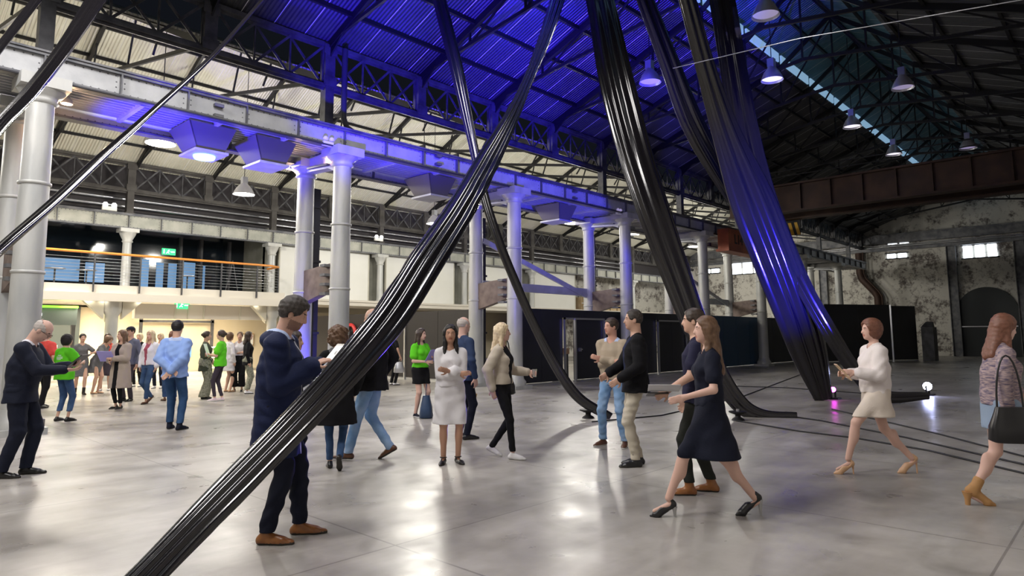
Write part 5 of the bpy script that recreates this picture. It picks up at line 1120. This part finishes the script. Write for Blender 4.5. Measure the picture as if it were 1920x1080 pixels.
hd_brown = mat('hair_dark_brown', (.030, .018, .012), .5, c2=(.055, .035, .025), scale=60, stretch=(1, 1, .3)); hgrey = mat('hair_greying', (.03, .022, .018), .6, c2=(.10, .085, .08), scale=45, lo=.5, hi=.8); hblack = mat('hair_black', (.008, .006, .006), .6); hbrown = mat('hair_brown', (.10, .05, .025), .5, c2=(.16, .09, .05), scale=50, stretch=(1, 1, .3)); hblond = mat('hair_blond', (.55, .42, .26), .5, c2=(.75, .62, .42), scale=40, stretch=(1, 1, .2)); hwhite = mat('hair_white', (.5, .45, .42), .6); hauburn = mat('hair_auburn', (.14, .055, .03), .5, c2=(.2, .08, .05), scale=50)
PX = lambda x, y: (x, y)
tabparts = lambda m1, m2: [(-.46, .46, -.44, .44, m1, 'screen'), (-.40, .40, .30, .36, m2, 'icon_row'), (-.40, -.10, -.1, .0, m2, 'icon_row'), (-.40, .1, -.3, -.22, m2, 'icon_row')]
scr = emis('tablet_screen', (.8, .88, 1), .55); icon = mat('screen_marks', (.2, .22, .28), .4); casem = mat('tablet_case', (.02, .02, .025), .4)
# 1 man in navy parka
a = person('man in long navy hooded parka and tan brogues reading a tablet', feet_px=(512, 1012), H=1.87, face_px=(1, .12), sex='m', lean=.06, headp=.34, heady=0,
       lf=(.17, .12), rf=(-.03, -.11), toe=(.05, -.12), lh=(.25, .08, 1.235), rh=(.23, -.09, 1.24), le=(-.5, .35, -1), re=(-.5, -.35, -1), lpalm=(0, -.5, -.85), rpalm=(0, .3, -1), lhand=.35, rhand=.45,
       top=[dict(m=navy, hem=.60, off=.034, flare=.02, sl=.014, bulk=.02, hood=True, cf=.012, rip=.0035, collar_m=shirtb, name='parka', cuff=.98, open=(.007, shirtw), wide=True)], bottom=dict(type='trousers', m=navydk, hem=.085, off=.012, rip=.007), shoes=dict(type='shoe', m=tanl), hair=dict(type='short', m=hgrey, vol=.020), beard=True, skin=(.60, .36, .27), skin_key='parka')
c = (a['wri'][-1] + a['wri'][1]) / 2; fw = a['RZ'] @ np.array([1, 0, 0]); lfv = a['RZ'] @ np.array([0, 1, 0])
sheet('tablet', c + fw * .115 + np.array([0, 0, .035]), -lfv * .85 + fw * .42, fw * .66 + np.array([0, 0, .75]), .27, .36, casem, 'tablet with bright page held by the man in navy parka', 'tablet', .008, [(-.46, .46, -.44, .44, mat('page', (.62, .66, .72), .4), 'page'), (-.1, .1, .2, .3, icon, 'icon_row'), (-.3, .3, -.02, .01, icon, 'icon_row'), (-.3, .3, -.2, -.17, icon, 'icon_row')])

# 2 man in suit, far left
a = person('balding man in dark suit looking down at a tablet at the left edge', feet_px=(28, 893), H=1.80, face_px=(1, .25), headp=.62, lean=.12, glasses=True, lf=(.06, .10), rf=(-.10, -.10), lh=(.40, .06, 1.24), rh=(.42, -.10, 1.20), le=(-.3, .4, -1), re=(-.3, -.4, -1), lpalm=(0, -.4, .9), rpalm=(0, .4, .9), lhand=.5, rhand=.5,
       top=[dict(m=suit, hem=.80, off=.024, bulk=.02, sl=.008, collar_m=shirtw, name='suit_jacket', flare=.01)], bottom=dict(type='trousers', m=suit, hem=.07, off=.016), shoes=dict(type='shoe', m=blackl), hair=dict(type='fringe', m=hwhite, vol=.004), skin=(.66, .42, .34), skin_key='suit', girth=1.15)
c = (a['wri'][-1] + a['wri'][1]) / 2; fw = a['RZ'] @ np.array([1, 0, 0]); lfv = a['RZ'] @ np.array([0, 1, 0])
sheet('tablet', c + fw * .10 + lfv * .04 + np.array([0, 0, .07]), -lfv, fw * .75 + np.array([0, 0, .66]), .28, .22, casem, 'tablet held by the balding man in dark suit', 'tablet', .008, tabparts(scr, icon))
# 3 couple behind the big drape
a = person('woman with curly brown hair seen from behind in black coat and blue jeans', feet_px=(628, 880), H=1.66, face_px=(-.25, 1), sex='f', lf=(.10, .06), rf=(-.16, -.05), rfz=.06, rpitch=.9, lh=(.15, .25, 1.0), rh=(.1, -.22, .92),
       top=[dict(m=blackc, hem=.55, off=.026, flare=.05, sl=.01, collar_m=greyc, name='coat')], bottom=dict(type='trousers', m=jeans, hem=.10, off=-.006), shoes=dict(type='shoe', m=blackl), hair=dict(type='curly', m=hbrown))
a = person('tall bald man in black jacket and pale blue jeans walking behind the big drape', feet_px=(697, 862), H=1.90, face_px=(-1, .25), lf=(.28, .09), rf=(-.20, -.09), rfz=.03, rpitch=.5, toe=(0, 0), lh=(.12, .27, .98), rh=(.02, -.26, .95), headp=.1,
       top=[dict(m=blackc, hem=.80, off=.03, flare=.02, sl=.012, bulk=.02, name='jacket')], bottom=dict(type='trousers', m=ljeans, hem=.08, off=.006), shoes=dict(type='shoe', m=brownl), hair=dict(type='fringe', m=hwhite, vol=.003), skin=(.62, .40, .32))
a = person('person in maroon canvas sneakers standing hidden behind the man in navy parka', feet_px=(541, 908), H=1.60, face_px=(1, .1), sex='f', lf=(.03, .08), rf=(-.02, -.08), top=[dict(m=blackc, hem=.86, off=.018, name='top')], bottom=dict(type='trousers', m=navydk, hem=.07, off=-.004), shoes=dict(type='sneaker', m=mat('maroon_canvas', (.16, .015, .03), .6), sole=whitesole, lace=whitesole), hair=dict(type='bob', m=hd_brown))
# 4 woman in white dress
a = person('woman in white belted dress with long black hair standing with folded arms', feet_px=(843, 868), H=1.68, face_px=(.25, -1), sex='f', heady=-.12, headp=.02, lf=(.02, .10), rf=(.02, -.08), toe=(.25, -.35), lh=(.22, -.06, 1.17), rh=(.18, .09, 1.13), le=(-.1, .5, -1), re=(-.1, -.5, -1), lpalm=(-1, 0, 0), rpalm=(-1, 0, 0), lhand=.25, rhand=.35,
       bottom=dict(type='skirt', m=whitec, hem=.50, w=.012, flare=.035, off=.012), top=[dict(m=whitec, hem=.97, off=.018, bulk=.012, sl=.018, cuff=.62, cf=.02, vneck=True, rip=.006, name='blouse')], shoes=dict(type='flat', m=blackl), hair=dict(type='long', m=hblack, len=.27, vol=.010, fwd=.075), skin=(.50, .28, .19), skin_key='wd')
for s in (1, -1):
    p = a['ank'][s]; MB().tube([p + np.array([.040 * math.cos(t), .040 * math.sin(t), -.005]) for t in [2 * math.pi * i / 16 for i in range(17)]], .006, 5, cap=False).build('ankle_strap', blackl, a['root'])
# 5 man behind her
person('man in blue jacket standing close behind the woman in white dress', feet_px=(868, 823), H=1.83, face_px=(.6, .5), lh=(.1, .25, 1.0), top=[dict(m=cloth((.03, .05, .11), .8), hem=.84, off=.02, name='jacket')], bottom=dict(type='trousers', m=navydk, hem=.07), shoes=dict(type='shoe', m=blackl), hair=dict(type='fringe', m=hwhite, vol=.003), skin=(.66, .42, .34), skin_key='suit')
# 6 blonde woman
a = person('blonde woman in cream denim jacket, black jeans and white sneakers walking right', feet_px=(941, 858), H=1.70, face_px=(1, -.35), sex='f', lf=(-.16, .07), rf=(.17, -.07), lfz=.02, lpitch=.35, toe=(0, 0), heady=.35, lh=(.30, .22, 1.10), rh=(-.05, -.22, .90), le=(-.6, .4, -.8), lhand=.6, rhand=.4,
       top=[dict(m=cream_j, hem=.96, off=.024, sl=.01, open=(.075, blackc), name='denim_jacket', collar=False)], bottom=dict(type='trousers', m=blackc, hem=.10, off=-.006), shoes=dict(type='sneaker', m=whites, sole=whitesole), hair=dict(type='long', m=hblond, len=.13, vol=.014), skin=(.66, .42, .34), skin_key='bl')
h = a['wri'][1] + a['hd'][1] * .09; t = empty('drinking_glass', h + [0, 0, -.05], 'small clear cup held out by the blonde woman', 'cup'); MB().lathe([(.025, -.05), (.034, .05)], h, 14).build('cup_wall', mat('clear_plastic', (.8, .8, .8), .1, alpha=None, trans=.7), t)
c = a['tp'](-.02, .22, .80); handbag('shoulder_bag', c, .26, .10, .24, blackl, 'black shoulder bag at the hip of the blonde woman', yaw=a['face'], strap=.5)
# 7 man in beige sweater
a = person('man in beige sweater over blue collar with folded arms, light jeans and brown shoes', feet_px=(1152, 836), H=1.78, face_px=(-.55, -.9), heady=-.55, lf=(.0, .16), rf=(.02, -.16), toe=(.25, -.3), lh=(.23, -.06, 1.19), rh=(.19, .10, 1.15), le=(-.1, .5, -1), re=(-.1, -.5, -1), lpalm=(-1, 0, 0), rpalm=(-1, 0, 0), lhand=.5,
       top=[dict(m=beige, hem=.90, off=.022, bulk=.012, sl=.012, collar_m=shirtb, name='sweater')], bottom=dict(type='trousers', m=ljeans, hem=.08, off=.006, rip=.006), shoes=dict(type='shoe', m=brownl, sole=whitesole), hair=dict(type='short', m=hd_brown, vol=.012), skin=(.60, .33, .25), skin_key='sw', beard=False, girth=1.05)
# 8 man in black blazer
a = person('man in black blazer, navy tee and cream chinos facing left', feet_px=(1196, 873), H=1.85, face_px=(-1, .02), lf=(.03, .09), rf=(-.03, -.09), lh=(.20, .20, .98), rh=(.30, -.1, 1.02), lhand=.5, rhand=.4, le=(-.5, .6, -.8),
       top=[dict(m=blackc, hem=.82, off=.026, sl=.010, open=(.06, navy), name='blazer', flare=.012)], bottom=dict(type='trousers', m=chino, hem=.08, off=.004, rip=.006), shoes=dict(type='boot', m=blackl), hair=dict(type='short', m=hgrey, vol=.006), skin=(.62, .38, .28))
# 9 man in navy tee
b = person('man in navy tee and dark trousers with tan chelsea boots facing left', feet_px=(1313, 925), H=1.80, face_px=(-1, .25), lf=(.10, .10), rf=(-.12, -.10), lh=(.27, .22, .98), rh=(.10, -.24, .88), le=(-.6, .4, -.7), lhand=.7, rhand=.45,
       top=[dict(m=cloth((.018, .018, .045), .8), hem=.86, off=.018, sleeve='short', sl=.012, name='tee_shirt')], bottom=dict(type='trousers', m=cloth((.022, .024, .020), .8), hem=.12, off=.004), shoes=dict(type='chelsea', m=tanl), hair=dict(type='short', m=hd_brown, vol=.012), skin=(.60, .36, .27))
c = b['wri'][1] + b['hd'][1] * .12; sheet('notebook', c + [0, 0, .02], b['RZ'] @ np.array([1, .2, 0]), b['RZ'] @ np.array([-.2, 1, .3]), .20, .14, blackl, 'small dark notebook in the left hand of man in navy tee', 'notebook', .012)
c = np.array(on_depth(1245, 728, depth_of(b['root'].location) - .15)); sheet('paper_sheet', c, b['RZ'] @ np.array([1, .1, 0]), b['RZ'] @ np.array([0, 1, .4]), .30, .21, M['paper'], 'white paper sheet between the blazer man and the man in navy tee', 'paper', .003)
# 10 woman striding in navy dress
a = person('woman in navy midi dress and black mules striding past the navy tee man', feet_px=(1338, 968), H=1.70, face_px=(-1, .05), sex='f', lf=(.38, .03), rf=(-.36, -.03), rfz=.0, rpitch=.25, toe=(0, 0), lh=(.26, .20, 1.05), rh=(-.12, -.20, .96), le=(-.6, .4, -.7), heady=0,
       bottom=dict(type='skirt', m=navydk, hem=.44, w=.02, flare=.10, sway=-.03), top=[dict(m=navydk, hem=.96, off=.014, sleeve='short', name='bodice', sl=.01)], shoes=dict(type='heel', m=blackl, heel=.075, hw=.012, sole=mat('metal_heel', (.5, .5, .5), .3, .6)), hair=dict(type='long', m=hbrown, len=.26, vol=.012), skin=(.66, .42, .32), skin_key='bl')
# 11 woman in white, right
a = person('brown haired woman in white dress and nude heels walking left near the magenta light', feet_px=(1652, 888), H=1.70, face_px=(-1, .05), sex='f', lf=(.36, .03), rf=(-.36, -.03), rpitch=.25, toe=(0, 0), lh=(.30, .17, 1.15), rh=(.26, -.15, 1.12), le=(-.6, .4, -.8), re=(-.6, -.4, -.8), lhand=.6, rhand=.6,
       bottom=dict(type='skirt', m=cloth((.68, .60, .52), .8), hem=.56, w=.015, flare=.04), top=[dict(m=cloth((.76, .70, .68), .8), hem=.92, off=.022, bulk=.03, sl=.02, cuff=.8, name='blouse', rip=.006)], shoes=dict(type='heel', m=nude, heel=.085, hw=.007, sole=nude), hair=dict(type='bob', m=hauburn, vol=.02), skin=(.68, .44, .32), skin_key='bl')
c = (a['wri'][1] + a['wri'][-1]) / 2 + a['RZ'] @ np.array([.08, 0, .02]); sheet('folder', c, a['RZ'] @ np.array([.3, 1, 0]), a['RZ'] @ np.array([.6, 0, .7]), .30, .22, mat('manila', (.6, .42, .25), .6), 'manila folder carried by the woman in white near the magenta light', 'folder', .01)
# 12 woman leaving at the right edge
a = person('woman in striped top and denim skirt with tan ankle boots leaving at the right edge', feet_px=(1892, 952), H=1.72, face_px=(1, -.2), sex='f', lf=(-.26, .05), rf=(.30, -.05), lfz=0, lpitch=.3, toe=(0, 0), lh=(.25, .2, 1.05), rh=(-.05, -.24, .92), heady=.1, headp=.15, lean=.08,
       bottom=dict(type='skirt', m=cloth((.25, .32, .42), .8), hem=.66, w=.012, flare=.02), top=[dict(m=cloth((.45, .34, .32), .8, c2=(.12, .1, .16), scale=18, stretch=(1, 1, 6)), hem=.92, off=.02, bulk=.02, sl=.01, name='striped_top')], shoes=dict(type='chelsea', m=tansuede, heel=.045, hw=.022, sole=tansuede), hair=dict(type='long', m=hauburn, len=.16, vol=.012), skin=(.66, .40, .29), skin_key='bl')
handbag('tote_bag', a['tp'](-.05, -.33, .62), .36, .12, .30, blackl, 'black tote bag at the hip of the woman leaving right', yaw=a['face'], strap=.45)
# 13 green tee woman in the middle
a = person('woman in lime tee, black skirt and canvas sneakers by the brown partition', feet_px=(787, 782), H=1.68, face_px=(.75, -.65), sex='f', heady=.35, lh=(.24, .10, 1.18), rh=(.24, -.06, 1.10), le=(-.4, .6, -.9), re=(-.4, -.6, -.9), lf=(.05, .10), rf=(-.03, -.08),
       top=[dict(m=lime, hem=.98, off=.02, sleeve='short', sl=.02, name='tee_shirt')], bottom=dict(type='skirt', m=blackc, hem=.66, w=.0, flare=.005), shoes=dict(type='sneaker', m=navydk, sole=whitesole), hair=dict(type='long', m=hd_brown, len=.12, vol=.012), skin=(.64, .38, .29), skin_key='bl')
sheet('leaflets', (a['wri'][1] + a['wri'][-1]) / 2 + a['RZ'] @ np.array([.08, 0, .08]), a['RZ'] @ np.array([0, 1, 0]), a['RZ'] @ np.array([.6, 0, .8]), .22, .28, cloth((.35, .32, .7), .6), 'violet leaflets held by the lime tee woman at brown partition', 'leaflet', .008)
handbag('bucket_bag', on_floor(799, 783), .40, .2, .42, mat('blue_leather', (.03, .06, .13), .4), 'large blue bucket bag on the floor left of the white dress woman', yaw=.8, strap=.22)
c = on_depth(741, 690, depth_of(on_floor(741, 722)))
person('person in black tee holding a silver bag by the brown partition post', feet_px=(737, 722), H=1.72, face_px=(.5, .5), sex='f', rh=(.10, -.24, .90), top=[dict(m=blackc, hem=.88, off=.016, sleeve='short', name='tee_shirt')], bottom=dict(type='trousers', m=blackc, hem=.07), shoes=dict(type='sneaker', m=whites), hair=dict(type='bun', m=hd_brown), skin=(.62, .36, .28))
handbag('silver_bag', on_depth(748, 699, depth_of(on_floor(745, 722))), .34, .14, .34, M['alu'], 'silver shopping bag beside the brown partition post', yaw=-.6, strap=.2)
t = empty('walking_stick', on_floor(884, 796), 'pale wooden walking stick between white dress and blonde woman', 'stick'); p = on_floor(878, 800); q = on_depth(893, 738, depth_of(p)); MB().tube([p + [0, 0, .01], q], [.012, .02], 8).build('shaft', M['wood'], t)
# ---- lobby crowd
def cp(label, px, H=1.68, **k): return person(label, feet_px=px, H=H, **k)
cp('woman with black bob in printed lime tee and cropped jeans seen from behind', (115, 790), 1.60, face_px=(.35, .95), sex='f', rh=(.30, -.12, 1.18), lh=(.25, .1, 1.1), re=(-.4, -.8, -.6), top=[dict(m=lime, hem=.84, off=.03, bulk=.02, sleeve='short', sl=.03, print=shirtw, name='tee_shirt')], bottom=dict(type='trousers', m=jeans, hem=.20, off=.002), shoes=dict(type='shoe', m=blackl), hair=dict(type='bob', m=hblack, vol=.01), lf=(0, .12), rf=(.03, -.12))
cp('person in red shirt and dark trousers behind the balding suited man', (78, 765), 1.74, face_px=(.2, 1), top=[dict(m=redc, hem=.86, off=.024, sleeve='short', sl=.02, name='shirt')], bottom=dict(type='trousers', m=blackc, hem=.07), shoes=dict(type='shoe', m=blackl), hair=dict(type='short', m=hblack), lf=(.1, .1), rf=(-.15, -.1))
cp('woman in short grey dress and black boots left of trench coat woman', (148, 740), 1.64, face_px=(.6, -.6), sex='f', top=[dict(m=greyc, hem=.52, off=.02, sleeve='short', name='dress')], shoes=dict(type='chelsea', m=blackl), hair=dict(type='short', m=hblack), lh=(.3, .2, 1.2), lf=(.1, .08), rf=(-.1, -.08))
cp('woman in grey dress leaning forward beside the red dress woman', (178, 738), 1.66, face_px=(.9, -.1), sex='f', lean=.5, top=[dict(m=greyc, hem=.60, off=.024, sway=-.05, name='dress')], shoes=dict(type='flat', m=nude), hair=dict(type='bob', m=hbrown), rh=(.4, -.1, 1.3))
cp('woman in red top and dark skirt carrying a small bright bag', (196, 732), 1.66, face_px=(.3, -.8), sex='f', lh=(.25, .15, 1.1), top=[dict(m=redc, hem=.95, off=.014, sleeve='none', name='top')], bottom=dict(type='skirt', m=dgrey, hem=.45, flare=.0, w=.0), shoes=dict(type='flat', m=whites), hair=dict(type='long', m=hd_brown, len=.1))
a = cp('woman in pale trench coat reading a violet sheet in the lobby', (222, 766), 1.70, face_px=(-.15, -1), sex='f', heady=-.5, lh=(.24, .0, 1.12), rh=(.22, -.12, 1.06), le=(-.2, .8, -.9), re=(-.2, -.8, -.9), top=[dict(m=tanc, hem=.46, off=.03, flare=.04, sl=.014, open=(.05, blackc), wide=True, name='trench_coat')], bottom=dict(type='trousers', m=blackc, hem=.12, off=-.006), shoes=dict(type='flat', m=blackl), hair=dict(type='long', m=hbrown, len=.17), lf=(.02, .06), rf=(.0, -.07))
sheet('violet_sheet', (a['wri'][1] + a['wri'][-1]) / 2 + a['RZ'] @ np.array([.05, -.10, .08]), a['RZ'] @ np.array([0, 1, 0]), a['RZ'] @ np.array([.5, 0, .8]), .36, .26, cloth((.42, .38, .85), .6), 'violet sheet held by the woman in trench coat', 'paper', .006)
cp('man in dark cap and grey blue sweater behind the trench coat woman', (238, 752), 1.80, face_px=(-.2, -1), top=[dict(m=cloth((.12, .13, .19), .85), hem=.86, off=.026, name='sweater')], bottom=dict(type='trousers', m=dgrey, hem=.07), shoes=dict(type='shoe', m=blackl), hair=dict(type='short', m=hd_brown, cap=navydk))
cp('fair haired person in black top between the capped man and white jacket woman', (257, 725), 1.66, face_px=(0, -1), sex='f', top=[dict(m=blackc, hem=.88, off=.016, name='top')], bottom=dict(type='trousers', m=blackc, hem=.08), shoes=dict(type='sneaker', m=whites), hair=dict(type='bob', m=hblond))
cp('blonde woman in white jacket and blue jeans walking in the lobby', (276, 756), 1.70, face_px=(-.2, -1), sex='f', lf=(.14, .08), rf=(-.18, -.07), rfz=.05, rpitch=.6, top=[dict(m=shirtw, hem=.92, off=.028, sl=.012, open=(.045, cloth((.35, .08, .12), .8)), name='jacket')], bottom=dict(type='trousers', m=jeans, hem=.12, off=.002), shoes=dict(type='flat', m=brownl), hair=dict(type='long', m=hblond, len=.1, vol=.015))
cp('pale haired woman in white behind the plaid shirt woman', (296, 728), 1.66, face_px=(.1, -1), sex='f', top=[dict(m=whitec, hem=.80, off=.02, name='top')], bottom=dict(type='trousers', m=navydk, hem=.08), shoes=dict(type='sneaker', m=whites), hair=dict(type='bob', m=hblond))
cp('auburn haired woman in red plaid shirt and jeans left of the light blue shirt man', (318, 752), 1.70, face_px=(-.6, .6), sex='f', lf=(.12, .08), rf=(-.1, -.08), top=[dict(m=plaid, hem=.88, off=.024, name='plaid_shirt')], bottom=dict(type='trousers', m=jeans, hem=.10), shoes=dict(type='flat', m=brownl), hair=dict(type='long', m=hauburn, len=.12))
a = cp('man in light blue shirt and jeans seen from behind with hands clasped on his back', (323, 806), 1.82, face_px=(-.05, 1), lf=(.12, .10), rf=(-.04, -.13), toe=(.1, -.3), lh=(-.16, .0, .98), rh=(-.18, -.0, .94), le=(-.7, .9, -.6), re=(-.7, -.9, -.6), lpalm=(-1, 0, 0), rpalm=(-1, 0, 0),
       top=[dict(m=ltblue, hem=.84, off=.03, bulk=.022, sl=.014, collar_m=shirtb, rip=.006, name='shirt')], bottom=dict(type='trousers', m=cloth((.02, .055, .13), .85, c2=(.04, .09, .2), scale=5), hem=.11, off=.006), shoes=dict(type='boot', m=navydk), hair=dict(type='short', m=hblack, vol=.012))
cp('woman in dark olive jacket and striped culottes with hands held low', (382, 748), 1.68, face_px=(.9, .3), sex='f', lh=(.16, .02, .98), rh=(.14, -.04, .96), top=[dict(m=olive, hem=.72, off=.028, flare=.02, name='jacket')], bottom=dict(type='culottes', m=stripe, hem=.06, off=.04, flare=.04), shoes=dict(type='flat', m=blackl), hair=dict(type='bun', m=hd_brown))
a = cp('woman in lime tee and plum leggings facing left with a clipboard', (410, 752), 1.70, face_px=(-1, -.15), sex='f', lh=(.26, .1, 1.16), rh=(.26, -.06, 1.12), le=(-.4, .6, -.9), re=(-.4, -.6, -.9), lf=(.08, .06), rf=(-.06, -.06), top=[dict(m=lime, hem=.86, off=.022, sleeve='short', sl=.02, name='tee_shirt')], bottom=dict(type='trousers', m=dgrey, hem=.12, off=-.006, name='leggings'), shoes=dict(type='sneaker', m=pinks, sole=whitesole), hair=dict(type='bun', m=hd_brown))
sheet('clipboard', (a['wri'][1] + a['wri'][-1]) / 2 + a['RZ'] @ np.array([.06, 0, .12]), a['RZ'] @ np.array([0, 1, 0]), a['RZ'] @ np.array([.3, 0, .9]), .24, .32, M['paper'], 'clipboard held by the woman in lime tee and plum leggings', 'clipboard', .008)
cp('person in white skirt half hidden behind the woman in plum leggings', (427, 735), 1.66, face_px=(.5, .8), sex='f', top=[dict(m=whitec, hem=.62, off=.02, name='dress')], shoes=dict(type='flat', m=nude), hair=dict(type='bob', m=hbrown))
cp('woman in white sleeveless top and black culottes at the lobby wall', (446, 734), 1.68, face_px=(.2, -1), sex='f', rh=(.2, .1, 1.15), top=[dict(m=whitec, hem=.98, off=.014, sleeve='none', name='top')], bottom=dict(type='culottes', m=blackc, hem=.14, off=.03, flare=.03), shoes=dict(type='flat', m=blackl), hair=dict(type='bun', m=hbrown))
cp('person in black beside the parka man, mostly hidden by his shoulder', (462, 738), 1.68, face_px=(.8, .4), sex='f', top=[dict(m=blackc, hem=.80, off=.02, name='jacket')], bottom=dict(type='culottes', m=stripe, hem=.12, off=.02), shoes=dict(type='sneaker', m=whites), hair=dict(type='long', m=hd_brown, len=.1))
